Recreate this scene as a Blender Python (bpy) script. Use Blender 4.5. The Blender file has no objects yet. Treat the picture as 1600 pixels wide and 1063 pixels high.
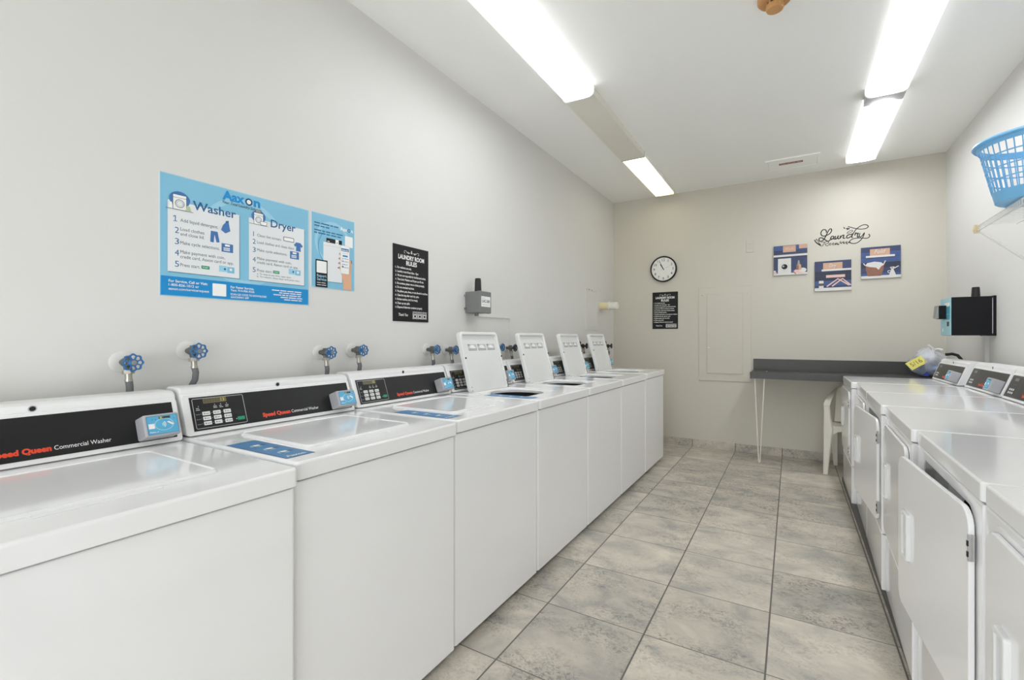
import bpy, bmesh, math, random
from mathutils import Vector, Matrix

random.seed(7)
scene = bpy.context.scene
COL = scene.collection
PI = math.pi

# ------------------------------------------------------------------ camera
CAM_H = 1.192
YAW = 0.5412
FPX = 726.4
cam_d = bpy.data.cameras.new('camera')
cam_d.sensor_fit = 'HORIZONTAL'
cam_d.sensor_width = 36.0
cam_d.lens = FPX / 1600.0 * 36.0
cam_d.shift_y = -(531.5 - 529.5) / 1600.0
cam_d.clip_start = 0.02
cam_o = bpy.data.objects.new('camera', cam_d)
COL.objects.link(cam_o)
cam_o.location = (0, 0, CAM_H)
cam_o.rotation_euler = (PI / 2, 0, YAW)
scene.camera = cam_o

# ------------------------------------------------------------------ world, exposure
EXPOSURE = 0.89
SKY = 1.2
world = bpy.data.worlds.new('daylight')
scene.world = world
world.use_nodes = True
wn = world.node_tree.nodes
bg = wn['Background']
bg.inputs[0].default_value = (0.90, 0.96, 1.0, 1)
bg.inputs[1].default_value = SKY
vs = scene.view_settings
vs.view_transform = 'Standard'
vs.look = 'None'
vs.gamma = 1.0
vs.exposure = EXPOSURE
vs.use_curve_mapping = False
scene.cycles.max_bounces = 16
scene.cycles.diffuse_bounces = 10

LAMP_COOL = 19.5      # fluorescent diffuser emission
LAMP_WARM = 1.8
DOOR_LIGHT = 23.0

# daylight coming in through the open entrance behind the camera
al = bpy.data.lights.new('entrance_daylight', 'AREA')
al.shape = 'RECTANGLE'
al.size = 2.2
al.size_y = 1.2
al.energy = DOOR_LIGHT
al.color = (0.955, 0.975, 1.0)
alo = bpy.data.objects.new('entrance_daylight', al)
COL.objects.link(alo)
alo.location = (-0.35, -1.62, 0.75)
alo.rotation_euler = (PI / 2 + 0.55, 0, 0)      # lamp tilted up to brighten the ceiling, in place of daylight off the paving

# ------------------------------------------------------------------ materials
def lin(c):
    c = c / 255.0
    return c / 12.92 if c <= 0.04045 else ((c + 0.055) / 1.055) ** 2.4

def L3(rgb):
    return (lin(rgb[0]), lin(rgb[1]), lin(rgb[2]), 1.0)

MATS = {}
def mat(name, rgb, rough=0.5, metal=0.0, var=0.03, scale=8.0, bump=0.0, bscale=60.0, coat=0.0, spec=0.5, trans=0.0, alpha=1.0):
    """Procedural material: a base colour gently varied by noise, optional noise bump."""
    if name in MATS:
        return MATS[name]
    m = bpy.data.materials.new(name)
    m.use_nodes = True
    nt = m.node_tree
    b = nt.nodes['Principled BSDF']
    tc = nt.nodes.new('ShaderNodeTexCoord')
    nz = nt.nodes.new('ShaderNodeTexNoise')
    nz.inputs['Scale'].default_value = scale
    nz.inputs['Detail'].default_value = 3
    nt.links.new(tc.outputs['Object'], nz.inputs['Vector'])
    mix = nt.nodes.new('ShaderNodeMix')
    mix.data_type = 'RGBA'
    c = L3(rgb)
    mix.inputs[6].default_value = tuple(max(0, x * (1 - var)) for x in c[:3]) + (1,)
    mix.inputs[7].default_value = tuple(min(1, x * (1 + var)) for x in c[:3]) + (1,)
    nt.links.new(nz.outputs['Fac'], mix.inputs[0])
    nt.links.new(mix.outputs[2], b.inputs['Base Color'])
    b.inputs['Roughness'].default_value = rough
    b.inputs['Metallic'].default_value = metal
    b.inputs['Coat Weight'].default_value = coat
    b.inputs['Coat Roughness'].default_value = 0.05
    b.inputs['Specular IOR Level'].default_value = spec
    b.inputs['Transmission Weight'].default_value = trans
    b.inputs['Alpha'].default_value = alpha
    if bump > 0:
        n2 = nt.nodes.new('ShaderNodeTexNoise')
        n2.inputs['Scale'].default_value = bscale
        n2.inputs['Detail'].default_value = 4
        nt.links.new(tc.outputs['Object'], n2.inputs['Vector'])
        bp = nt.nodes.new('ShaderNodeBump')
        bp.inputs['Strength'].default_value = bump
        bp.inputs['Distance'].default_value = 0.004
        nt.links.new(n2.outputs['Fac'], bp.inputs['Height'])
        nt.links.new(bp.outputs['Normal'], b.inputs['Normal'])
    MATS[name] = m
    return m

M_WALL = mat('wall_paint', (217, 216, 213), 0.6, var=0.015, scale=1.2, bump=0.06, bscale=35)
M_BACK = mat('back_wall_paint', (203, 199, 187), 0.6, var=0.02, scale=1.2, bump=0.06, bscale=35)
M_CEIL = mat('ceiling_paint', (244, 244, 241), 0.7, var=0.015, scale=1.0, bump=0.05, bscale=40)
M_ENAM = mat('white_enamel', (238, 238, 239), 0.10, var=0.006, coat=0.2)
M_ENAM2 = mat('white_enamel_textured', (233, 233, 233), 0.32, var=0.01)
M_LIDIN = mat('white_plastic', (228, 229, 228), 0.35, var=0.01)
M_BLACK = mat('black_panel', (29, 29, 31), 0.42, var=0.06, spec=0.3)
M_DGREY = mat('dark_grey_panel', (60, 59, 56), 0.42, var=0.05, spec=0.35)
M_GREYBOX = mat('silver_grey_plastic', (176, 176, 180), 0.35)
M_TEAL = mat('reader_blue', (92, 176, 215), 0.25, var=0.12, scale=30)
M_TEALD = mat('reader_blue_dark', (58, 128, 172), 0.3)
M_WHITE = mat('print_white', (240, 240, 238), 0.45)
M_KEY = mat('key_white', (226, 226, 224), 0.4)
M_GREEN = mat('key_green', (20, 150, 105), 0.4)
M_RED = mat('print_red', (226, 70, 38), 0.4)
M_OLIVE = mat('display_olive', (112, 106, 74), 0.25)
M_YELLOWDIG = mat('display_digit', (196, 186, 70), 0.3)
M_STICK = mat('sticker_blue', (66, 128, 180), 0.35, var=0.08, scale=25)
M_STICKD = mat('sticker_dark_blue', (40, 80, 130), 0.4)
M_MATTEBLK = mat('black_rubber', (22, 22, 23), 0.6)  # plain black of the feet, bumpers, slots and cable
M_STEEL = mat('drum_steel', (120, 124, 130), 0.3, metal=0.8)
M_CHROME = mat('chrome', (205, 205, 205), 0.18, metal=1.0)
M_GREYTXT = mat('print_grey', (130, 132, 134), 0.5)
M_LTGREYTXT = mat('print_light_grey', (196, 197, 197), 0.5)
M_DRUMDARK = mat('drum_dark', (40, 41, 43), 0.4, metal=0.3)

M_SKYB = mat('poster_sky_blue', (128, 190, 218), 0.45, var=0.05, scale=6)
M_SKYB2 = mat('poster_pale_blue', (152, 204, 226), 0.45)
M_CARD = mat('poster_card', (226, 229, 231), 0.45)
M_CARDSH = mat('poster_card_edge', (96, 140, 165), 0.5)
M_BAND = mat('poster_blue_band', (8, 138, 204), 0.4)
M_LOGO = mat('poster_logo_blue', (0, 142, 210), 0.4)
M_NAVY = mat('poster_navy', (30, 100, 150), 0.45)
M_INK = mat('poster_ink', (70, 82, 96), 0.5)
M_ICON = mat('poster_icon_blue', (64, 116, 176), 0.45)
M_SKIN = mat('poster_skin_tan', (222, 172, 138), 0.5)
M_PBLACK = mat('poster_black', (24, 24, 26), 0.5, spec=0.3)

M_VALVE = mat('valve_blue', (44, 106, 160), 0.35)
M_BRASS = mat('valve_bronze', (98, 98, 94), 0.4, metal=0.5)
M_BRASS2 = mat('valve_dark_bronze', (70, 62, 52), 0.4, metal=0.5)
M_NUT = mat('nut_nickel', (178, 174, 164), 0.3, metal=0.7)
M_HOSE = mat('hose_grey', (104, 104, 106), 0.55)

M_BOXGREY = mat('junction_box_grey', (122, 123, 122), 0.5)
M_CANTBLK = mat('antenna_black', (28, 28, 30), 0.4)
M_CREAM = mat('cream_plastic', (226, 214, 172), 0.5)
M_OFFW = mat('offwhite_plastic', (226, 223, 212), 0.5)
M_COUNTER = mat('slate_laminate', (69, 68, 66), 0.42, var=0.14, scale=14)
M_CHAIR = mat('chair_plastic', (226, 222, 210), 0.4)
M_HAIR = mat('leg_cream_paint', (228, 224, 212), 0.4)
M_TAN = mat('aged_plastic_tan', (196, 146, 92), 0.5, var=0.05)
M_TAN2 = mat('aged_plastic_dark', (70, 58, 50), 0.5)
M_BASKET = mat('basket_blue', (118, 182, 226), 0.35)
M_WIRE = mat('wire_white', (224, 222, 216), 0.4)
M_CLIP = mat('clip_cream', (214, 198, 160), 0.5)
M_KIOSK = mat('kiosk_black', (17, 17, 20), 0.6, var=0.05, spec=0.25)
M_KTEAL = mat('kiosk_teal', (152, 202, 212), 0.4)
M_KTEAL2 = mat('kiosk_teal_deep', (70, 160, 180), 0.4)
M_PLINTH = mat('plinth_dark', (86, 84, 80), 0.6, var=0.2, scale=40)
M_LABELRED = mat('label_dark_red', (124, 56, 52), 0.5, var=0.1)
M_NOTE = mat('note_yellow', (226, 216, 112), 0.6)
M_NOTEINK = mat('note_ink', (92, 90, 50), 0.6)
M_PICWHITE = mat('picture_white', (212, 211, 208), 0.5)
M_PICNAVY = mat('picture_navy', (52, 64, 98), 0.5, var=0.25, scale=30)
M_PICNAVY2 = mat('picture_navy_dark', (40, 47, 70), 0.5, var=0.2, scale=30)
M_PICBLUE = mat('picture_blue', (60, 84, 134), 0.5, var=0.2, scale=20)
M_PICTAN = mat('picture_tan', (198, 160, 134), 0.5, var=0.12, scale=30)
M_PICBRN = mat('picture_brown', (140, 96, 76), 0.5, var=0.2, scale=40)
M_PICGRY = mat('picture_grey', (150, 150, 148), 0.5)
M_PICPNK = mat('picture_pink_wood', (218, 186, 176), 0.5)
M_CLOCKINK = mat('clock_ink', (78, 78, 78), 0.5)
M_CLOCKFACE = mat('clock_face', (230, 230, 227), 0.4)
M_VINYL = mat('vinyl_black', (20, 20, 20), 0.5)
M_OUT = mat('entrance_paving', (150, 148, 142), 0.8, var=0.1)

def wave_tile_material():
    """43 cm stone-look tiles laid square to the room, dark grout, veined beige and grey."""
    m = bpy.data.materials.new('stone_floor_tile')
    m.use_nodes = True
    nt = m.node_tree
    N = nt.nodes
    K = nt.links
    b = N['Principled BSDF']
    tc = N.new('ShaderNodeTexCoord')
    mp = N.new('ShaderNodeMapping')
    mp.vector_type = 'POINT'
    T = 0.4303
    mp.inputs['Location'].default_value = (0.08 / T + 10, -1.88 / T + 10, 0)
    mp.inputs['Scale'].default_value = (1 / T, 1 / T, 1 / T)
    K.new(tc.outputs['Object'], mp.inputs['Vector'])
    sep = N.new('ShaderNodeSeparateXYZ')
    K.new(mp.outputs['Vector'], sep.inputs[0])
    def math_(op, a, bb=None):
        n = N.new('ShaderNodeMath')
        n.operation = op
        for i, v in enumerate((a, bb)):
            if v is None:
                continue
            if isinstance(v, (int, float)):
                n.inputs[i].default_value = v
            else:
                K.new(v, n.inputs[i])
        return n.outputs[0]
    def edge(ch, w):
        f = math_('FRACT', ch)
        d = math_('MINIMUM', f, math_('SUBTRACT', 1.0, f))
        return math_('LESS_THAN', d, w)
    gx = edge(sep.outputs[0], 0.0075)
    gy = edge(sep.outputs[1], 0.0052)
    grout = math_('MAXIMUM', gx, gy)
    cell = N.new('ShaderNodeCombineXYZ')
    K.new(math_('FLOOR', sep.outputs[0]), cell.inputs[0])
    K.new(math_('FLOOR', sep.outputs[1]), cell.inputs[1])
    wn_ = N.new('ShaderNodeTexWhiteNoise')
    K.new(cell.outputs[0], wn_.inputs['Vector'])
    # per-tile offset so that veins do not run across joints
    off = N.new('ShaderNodeVectorMath')
    off.operation = 'MULTIPLY_ADD'
    K.new(wn_.outputs['Color'], off.inputs[0])
    off.inputs[1].default_value = (7, 7, 7)
    K.new(tc.outputs['Object'], off.inputs[2])
    st = N.new('ShaderNodeMapping')
    st.inputs['Scale'].default_value = (1.0, 1.35, 1.0)
    st.inputs['Rotation'].default_value = (0, 0, 0.35)
    K.new(off.outputs[0], st.inputs['Vector'])
    n1 = N.new('ShaderNodeTexNoise')
    n1.inputs['Scale'].default_value = 4.2
    n1.inputs['Detail'].default_value = 8
    n1.inputs['Roughness'].default_value = 0.62
    n1.inputs['Distortion'].default_value = 0.6
    K.new(st.outputs[0], n1.inputs['Vector'])
    r1 = N.new('ShaderNodeValToRGB')
    e = r1.color_ramp.elements
    e[0].position = 0.34
    e[0].color = L3((172, 168, 162))
    e[1].position = 0.66
    e[1].color = L3((218, 210, 195))
    x = e.new(0.48)
    x.color = L3((197, 191, 178))
    K.new(n1.outputs['Fac'], r1.inputs[0])
    n2 = N.new('ShaderNodeTexNoise')
    n2.inputs['Scale'].default_value = 42
    n2.inputs['Detail'].default_value = 8
    n2.inputs['Roughness'].default_value = 0.7
    n2.inputs['Distortion'].default_value = 1.4
    K.new(st.outputs[0], n2.inputs['Vector'])
    r2 = N.new('ShaderNodeValToRGB')
    e = r2.color_ramp.elements
    e[0].position = 0.38
    e[0].color = (0.30, 0.30, 0.31, 1)
    e[1].position = 0.53
    e[1].color = (1, 1, 1, 1)
    K.new(n2.outputs['Fac'], r2.inputs[0])
    n3 = N.new('ShaderNodeTexNoise')
    n3.inputs['Scale'].default_value = 4.5
    n3.inputs['Detail'].default_value = 4
    K.new(st.outputs[0], n3.inputs['Vector'])
    r3 = N.new('ShaderNodeValToRGB')
    r3.color_ramp.elements[0].position = 0.36
    r3.color_ramp.elements[1].position = 0.60
    K.new(n3.outputs['Fac'], r3.inputs[0])
    mul = N.new('ShaderNodeMix')
    mul.data_type = 'RGBA'
    mul.blend_type = 'MULTIPLY'
    vr = N.new('ShaderNodeMapRange')
    K.new(wn_.outputs['Value'], vr.inputs[0])
    vr.inputs[3].default_value = 1.0
    vr.inputs[4].default_value = 0.35
    K.new(math_('MULTIPLY', r3.outputs['Color'], vr.outputs[0]), mul.inputs[0])
    K.new(r1.outputs['Color'], mul.inputs[6])
    K.new(r2.outputs['Color'], mul.inputs[7])
    var = N.new('ShaderNodeMapRange')
    K.new(wn_.outputs['Value'], var.inputs[0])
    var.inputs[3].default_value = 0.80
    var.inputs[4].default_value = 1.0
    vm = N.new('ShaderNodeVectorMath')
    vm.operation = 'SCALE'
    K.new(mul.outputs[2], vm.inputs[0])
    K.new(var.outputs[0], vm.inputs['Scale'])
    gm = N.new('ShaderNodeMix')
    gm.data_type = 'RGBA'
    K.new(grout, gm.inputs[0])
    K.new(vm.outputs[0], gm.inputs[6])
    gm.inputs[7].default_value = L3((96, 92, 88))
    K.new(gm.outputs[2], b.inputs['Base Color'])
    b.inputs['Roughness'].default_value = 0.42
    bp = N.new('ShaderNodeBump')
    bp.inputs['Strength'].default_value = 0.25
    bp.inputs['Distance'].default_value = 0.003
    hgt = math_('SUBTRACT', math_('MULTIPLY', n2.outputs['Fac'], 0.5), math_('MULTIPLY', grout, 1.2))
    K.new(hgt, bp.inputs['Height'])
    K.new(bp.outputs['Normal'], b.inputs['Normal'])
    return m
M_TILE = wave_tile_material()

def lamp_material(name, rgb, strength, centre, width, low):
    """Prismatic diffuser: glows, a little brighter over its tube."""
    m = bpy.data.materials.new(name)
    m.use_nodes = True
    nt = m.node_tree
    b = nt.nodes['Principled BSDF']
    b.inputs['Base Color'].default_value = (0.85, 0.85, 0.83, 1)
    b.inputs['Roughness'].default_value = 0.35
    tc = nt.nodes.new('ShaderNodeTexCoord')
    sp = nt.nodes.new('ShaderNodeSeparateXYZ')
    nt.links.new(tc.outputs['Object'], sp.inputs[0])
    s = nt.nodes.new('ShaderNodeMath')
    s.operation = 'SUBTRACT'
    nt.links.new(sp.outputs[0], s.inputs[0])
    s.inputs[1].default_value = centre
    a = nt.nodes.new('ShaderNodeMath')
    a.operation = 'ABSOLUTE'
    nt.links.new(s.outputs[0], a.inputs[0])
    mr = nt.nodes.new('ShaderNodeMapRange')
    mr.interpolation_type = 'SMOOTHSTEP'
    nt.links.new(a.outputs[0], mr.inputs[0])
    mr.inputs[1].default_value = 0.0
    mr.inputs[2].default_value = width
    mr.inputs[3].default_value = strength
    mr.inputs[4].default_value = low
    b.inputs['Emission Color'].default_value = L3(rgb)
    nt.links.new(mr.outputs[0], b.inputs['Emission Strength'])
    MATS[name] = m
    return m

# ------------------------------------------------------------------ mesh helpers
class MB:
    """Collects geometry with per-face materials and builds ONE mesh object."""
    def __init__(self):
        self.v = []
        self.f = []
        self.fm = []
        self.mats = []
    def mi(self, m):
        if m not in self.mats:
            self.mats.append(m)
        return self.mats.index(m)
    def add(self, verts, faces, m, xf=None):
        o = len(self.v)
        k = self.mi(m)
        for p in verts:
            self.v.append(tuple(xf(*p)) if xf else tuple(p))
        for f in faces:
            self.f.append([i + o for i in f])
            self.fm.append(k)
    def mesh(self, name, sharp=32):
        me = bpy.data.meshes.new(name)
        me.from_pydata(self.v, [], self.f)
        for m in self.mats:
            me.materials.append(m)
        me.polygons.foreach_set('material_index', self.fm)
        if sharp:
            me.polygons.foreach_set('use_smooth', [True] * len(self.f))
        me.update()
        if sharp:
            me.set_sharp_from_angle(angle=math.radians(sharp))
        return me
    def build(self, name, parent=None, sharp=32, loc=None, rot=None):
        return link(name, self.mesh(name, sharp), parent, loc, rot)

def link(name, me, parent=None, loc=None, rot=None):
    o = bpy.data.objects.new(name, me)
    COL.objects.link(o)
    if parent:
        o.parent = parent
    if loc:
        o.location = loc
    if rot:
        o.rotation_euler = rot
    if me.polygons and me.polygons[0].use_smooth:
        wm = o.modifiers.new('even_shading', 'WEIGHTED_NORMAL')
        wm.mode = 'FACE_AREA'
        wm.weight = 80
        wm.keep_sharp = True
    return o

CACHE = {}
def part(name, key, fn, parent, sharp=32, loc=None, rot=None):
    """A part whose mesh is shared by every copy of its thing."""
    if key not in CACHE:
        mb = MB()
        fn(mb)
        CACHE[key] = mb.mesh(name, sharp)
    return link(name, CACHE[key], parent, loc, rot)

def tag(o, label, cat, group=None):
    o['label'] = label
    o['category'] = cat
    if group:
        o['group'] = group
    return o

def empty(name, loc, rz, label, cat, group=None):
    o = bpy.data.objects.new(name, None)
    o.empty_display_size = 0.1
    COL.objects.link(o)
    o.location = loc
    o.rotation_euler = (0, 0, rz)
    return tag(o, label, cat, group)

def struct(o):
    o['kind'] = 'structure'
    return o

def rrect(x0, x1, y0, y1, r, n=4):
    pts = []
    for cx, cy, a0 in ((x1 - r, y0 + r, -90), (x1 - r, y1 - r, 0), (x0 + r, y1 - r, 90), (x0 + r, y0 + r, 180)):
        for i in range(n + 1):
            a = math.radians(a0 + 90.0 * i / n)
            pts.append((cx + r * math.cos(a), cy + r * math.sin(a)))
    return pts

def circ_like(cx, cy, r, N):
    return [(cx + r * math.cos(math.radians(-90 + 360.0 * (k + 0.5) / N)), cy + r * math.sin(math.radians(-90 + 360.0 * (k + 0.5) / N))) for k in range(N)]

def loops(mb, m, rings, xf=None, cap0=False, cap1=False):
    """Skin a list of equal-length closed rings of 3D points."""
    n = len(rings[0])
    v = [p for r in rings for p in r]
    f = []
    for a in range(len(rings) - 1):
        for i in range(n):
            j = (i + 1) % n
            f.append((a * n + i, a * n + j, (a + 1) * n + j, (a + 1) * n + i))
    if cap0:
        f.append(tuple(reversed(range(n))))
    if cap1:
        f.append(tuple(range((len(rings) - 1) * n, len(rings) * n)))
    mb.add(v, f, m, xf)

def slab(mb, m, x0, x1, y0, y1, z0, z1, r=0.01, e=0.004, hole=None, xf=None, n=4, seg=3, e0=0.0, hm=None):
    """Rounded-rectangle slab with a rounded top edge and an optional rounded hole."""
    R = []
    if e0 > 0:
        for i in range(seg):
            t = PI / 2 * i / seg
            ins = e0 * (1 - math.sin(t))
            R.append([(p[0], p[1], z0 + e0 * (1 - math.cos(t))) for p in rrect(x0 + ins, x1 - ins, y0 + ins, y1 - ins, max(r - ins, 0.0008), n)])
        R.append([(p[0], p[1], z0 + e0) for p in rrect(x0, x1, y0, y1, r, n)])
    else:
        R.append([(p[0], p[1], z0) for p in rrect(x0, x1, y0, y1, r, n)])
    R.append([(p[0], p[1], z1 - e) for p in rrect(x0, x1, y0, y1, r, n)])
    for i in range(1, seg + 1):
        t = PI / 2 * i / seg
        ins = e * (1 - math.cos(t))
        R.append([(p[0], p[1], z1 - e + e * math.sin(t)) for p in rrect(x0 + ins, x1 - ins, y0 + ins, y1 - ins, max(r - ins, 0.0008), n)])
    if hole:
        hx0, hx1, hy0, hy1, hr = hole
        hp = rrect(hx0, hx1, hy0, hy1, hr, n)
        hi = 0.003
        hp2 = rrect(hx0 - hi, hx1 + hi, hy0 - hi, hy1 + hi, hr + hi, n)
        R.append([(p[0], p[1], z1) for p in hp2])
        R.append([(p[0], p[1], z1 - hi) for p in hp])
        R.append([(p[0], p[1], z0) for p in hp])
        R.append(R[0])
        loops(mb, m, R, xf)
    else:
        loops(mb, m, R, xf, cap0=True, cap1=True)

def front(yb):
    """map (x, z, outward) onto a face at local y = yb that looks towards -y."""
    return lambda a, b, c: (a, yb - c, b)

def box(mb, m, x0, x1, y0, y1, z0, z1, xf=None):
    v = [(x0, y0, z0), (x1, y0, z0), (x1, y1, z0), (x0, y1, z0), (x0, y0, z1), (x1, y0, z1), (x1, y1, z1), (x0, y1, z1)]
    f = [(3, 2, 1, 0), (4, 5, 6, 7), (0, 1, 5, 4), (1, 2, 6, 5), (2, 3, 7, 6), (3, 0, 4, 7)]
    mb.add(v, f, m, xf)

def tube(mb, m, pts, r, n=10, caps=True, radii=None):
    P = [Vector(p) for p in pts]
    rings = []
    up = None
    for i, p in enumerate(P):
        d = (P[min(i + 1, len(P) - 1)] - P[max(i - 1, 0)]).normalized()
        if up is None:
            up = Vector((0, 0, 1)) if abs(d.z) < 0.9 else Vector((1, 0, 0))
        a = d.cross(up).normalized()
        b2 = a.cross(d).normalized()
        up = b2
        rr = radii[i] if radii else r
        rings.append([tuple(p + a * rr * math.cos(2 * PI * k / n) - b2 * rr * math.sin(2 * PI * k / n)) for k in range(n)])
    loops(mb, m, rings, None, caps, caps)

def lathe(mb, m, prof, xf=None, n=24, cap0=True, cap1=True):
    """profile of (radius, height) about the local c axis; xf maps (a, b, c)."""
    rings = [[(r * math.cos(2 * PI * k / n), r * math.sin(2 * PI * k / n), h) for k in range(n)] for r, h in prof]
    loops(mb, m, rings, xf, cap0, cap1)

def extrude_poly(mb, m, pts, x0, x1, e=0.0):
    """prism of a (y, z) outline between x0 and x1 (outline counter-clockwise seen from +x), ends slightly rounded."""
    n = len(pts)
    cy = sum(p[0] for p in pts) / n
    cz = sum(p[1] for p in pts) / n
    def ring(x, s):
        return [(x, cy + (p[0] - cy) * s, cz + (p[1] - cz) * s) for p in pts]
    if e > 0:
        s = 1 - e * 0.55 / 0.06
        R = [ring(x0, s), ring(x0 + e * 0.3, 1 - (1 - s) * 0.35), ring(x0 + e, 1), ring(x1 - e, 1), ring(x1 - e * 0.3, 1 - (1 - s) * 0.35), ring(x1, s)]
    else:
        R = [ring(x0, 1), ring(x1, 1)]
    loops(mb, m, R, None, True, True)

# ------------------------------------------------------------------ flat printed artwork
TXT = {}
def glyphs(s, bold=0.0, shear=0.0):
    key = (s, bold, shear)
    if key not in TXT:
        cu = bpy.data.curves.new('lettering', 'FONT')
        cu.body = s
        cu.size = 1.0
        cu.offset = bold
        cu.shear = shear
        cu.resolution_u = 3
        cu.fill_mode = 'FRONT'
        ob = bpy.data.objects.new('lettering', cu)
        COL.objects.link(ob)
        bpy.context.view_layer.update()
        me = bpy.data.meshes.new_from_object(ob.evaluated_get(bpy.context.evaluated_depsgraph_get()))
        v = [(q.co.x, q.co.y) for q in me.vertices]
        f = [tuple(p.vertices) for p in me.polygons]
        bpy.data.meshes.remove(me)
        bpy.data.objects.remove(ob)
        bpy.data.curves.remove(cu)
        TXT[key] = (v, f)
    return TXT[key]

class Art:
    """2D print in (u, w); layers are lifted by a hair so that they do not fight."""
    STEP = 0.00025
    def __init__(self):
        self.items = []
    def raw(self, m, v, f, lay):
        self.items.append((m, v, f, lay))
    def poly(self, m, pts, lay=1):
        a = sum(pts[i][0] * pts[(i + 1) % len(pts)][1] - pts[(i + 1) % len(pts)][0] * pts[i][1] for i in range(len(pts)))
        if a < 0:
            pts = list(reversed(pts))
        self.raw(m, list(pts), [tuple(range(len(pts)))], lay)
    def rect(self, m, u0, w0, u1, w1, lay=1, r=0.0):
        if r > 0:
            self.poly(m, rrect(u0, u1, w0, w1, r, 4), lay)
        else:
            self.poly(m, [(u0, w0), (u1, w0), (u1, w1), (u0, w1)], lay)
    def disc(self, m, u, w, ru, lay=1, rw=None, n=28, rot=0.0):
        rw = rw or ru
        self.poly(m, [(u + ru * math.cos(t) * math.cos(rot) - rw * math.sin(t) * math.sin(rot), w + ru * math.cos(t) * math.sin(rot) + rw * math.sin(t) * math.cos(rot)) for t in [2 * PI * k / n for k in range(n)]], lay)
    def ring(self, m, u, w, r0, r1, lay=1, n=32, a0=0.0, a1=360.0, asp=1.0):
        v = []
        f = []
        full = abs(a1 - a0) >= 360
        k = n if full else n + 1
        for i in range(k):
            t = math.radians(a0 + (a1 - a0) * i / n)
            v.append((u + r0 * math.cos(t) * asp, w + r0 * math.sin(t)))
            v.append((u + r1 * math.cos(t) * asp, w + r1 * math.sin(t)))
        for i in range(n):
            j = (i + 1) % k
            f.append((2 * i, 2 * i + 1, 2 * j + 1, 2 * j))
        self.raw(m, v, f, lay)
    def line(self, m, pts, width, lay=1, close=False):
        P = [Vector(p) for p in pts]
        if close:
            P.append(P[0])
        v = []
        f = []
        for i, p in enumerate(P):
            if close and i in (0, len(P) - 1):
                d = (P[1] - P[-2]).normalized()
            else:
                d = (P[min(i + 1, len(P) - 1)] - P[max(i - 1, 0)]).normalized()
            nn = Vector((-d.y, d.x)) * width / 2
            v += [tuple(p - nn), tuple(p + nn)]
        for i in range(len(P) - 1):
            f.append((2 * i, 2 * i + 2, 2 * i + 3, 2 * i + 1))
        self.raw(m, v, f, lay)
    def text(self, m, s, u, w, size, lay=2, align='L', width=None, bold=0.0, shear=0.0):
        v, f = glyphs(s, bold, shear)
        if not v:
            return
        a = min(p[0] for p in v)
        b = max(p[0] for p in v)
        sx = size
        if width:
            sx = width / (b - a)
        du = {'L': -a * sx, 'C': -(a + b) / 2 * sx, 'R': -b * sx}[align]
        self.raw(m, [(u + du + p[0] * sx, w + p[1] * size) for p in v], f, lay)
    def words(self, m, u0, w, u1, h, lay=2, seed=1):
        """a line of print too small to read: a run of short word-length dashes"""
        rnd = random.Random(seed)
        u = u0
        while u < u1 - h:
            l = min(rnd.uniform(1.6, 5.5) * h, u1 - u)
            self.rect(m, u, w, u + l, w + h * 0.62, lay)
            u += l + h * 0.55
    def into(self, mb, O, U, W, N, base=0.0):
        O, U, W, N = Vector(O), Vector(U), Vector(W), Vector(N)
        for m, v, f, lay in self.items:
            mb.add([tuple(O + U * p[0] + W * p[1] + N * (base + lay * self.STEP)) for p in v], f, m)

XZ = ((1, 0, 0), (0, 0, 1), (0, -1, 0))          # art facing local -y

# ------------------------------------------------------------------ the room
XL, XR, YB, YF, ZC = -1.845, 1.163, 5.451, -1.7, 2.832
TW = 0.12
def wallbox(name, m, x0, x1, y0, y1, z0, z1):
    mb = MB()
    box(mb, m, x0, x1, y0, y1, z0, z1)
    return struct(mb.build(name, sharp=0))
wallbox('wall_left', M_WALL, XL - TW, XL, YF - TW, YB + TW, -0.1, ZC + 0.1)
wallbox('wall_right', M_WALL, XR, XR + TW, YF - TW, YB + TW, -0.1, ZC + 0.1)
wallbox('wall_back', M_BACK, XL, XR, YB, YB + TW, -0.1, ZC + 0.1)
wallbox('floor', M_TILE, XL, XR, YF - TW, YB, -0.1, 0.0)
wallbox('ceiling', M_CEIL, XL, XR, YF - TW, YB, ZC, ZC + 0.1)
mb = MB()       # front wall with a wide open entrance, behind the camera
box(mb, M_WALL, XL, -1.45, YF - TW, YF, 0, ZC)
box(mb, M_WALL, 0.75, XR, YF - TW, YF, 0, ZC)
box(mb, M_WALL, -1.45, 0.75, YF - TW, YF, 2.15, ZC)
struct(mb.build('wall_front', sharp=0))
wallbox('trim_paving', M_OUT, -6, 6, -9, YF - TW, -0.1, -0.005)

# tile skirting along the back wall, cut in line with the floor joints
mb = MB()
T = 0.4303
x = -0.08 - T * 5
while x < XR:
    a, b2 = max(x + 0.0022, XL), min(x + T - 0.0022, XR)
    if b2 > a:
        box(mb, M_TILE, a, b2, YB - 0.010, YB, 0.0, 0.082)
    x += T
M_GROUT = mat('grout', (104, 100, 95), 0.8)
box(mb, M_GROUT, XL, XR, YB - 0.006, YB, 0.0, 0.081)
struct(mb.build('baseboard_back', sharp=0))
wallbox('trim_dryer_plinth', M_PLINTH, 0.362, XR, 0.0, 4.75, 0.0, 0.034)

# ------------------------------------------------------------------ ceiling lights
def lens_profile(w, d, r, n=6):
    pts = [(-w / 2, 0)]
    for i in range(n + 1):
        a = math.radians(180 + 90 * i / n)
        pts.append((-w / 2 + r + r * math.cos(a), -d + r + r * math.sin(a)))
    for i in range(n + 1):
        a = math.radians(270 + 90 * i / n)
        pts.append((w / 2 - r + r * math.cos(a), -d + r + r * math.sin(a)))
    pts.append((w / 2, 0))
    return pts

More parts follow.
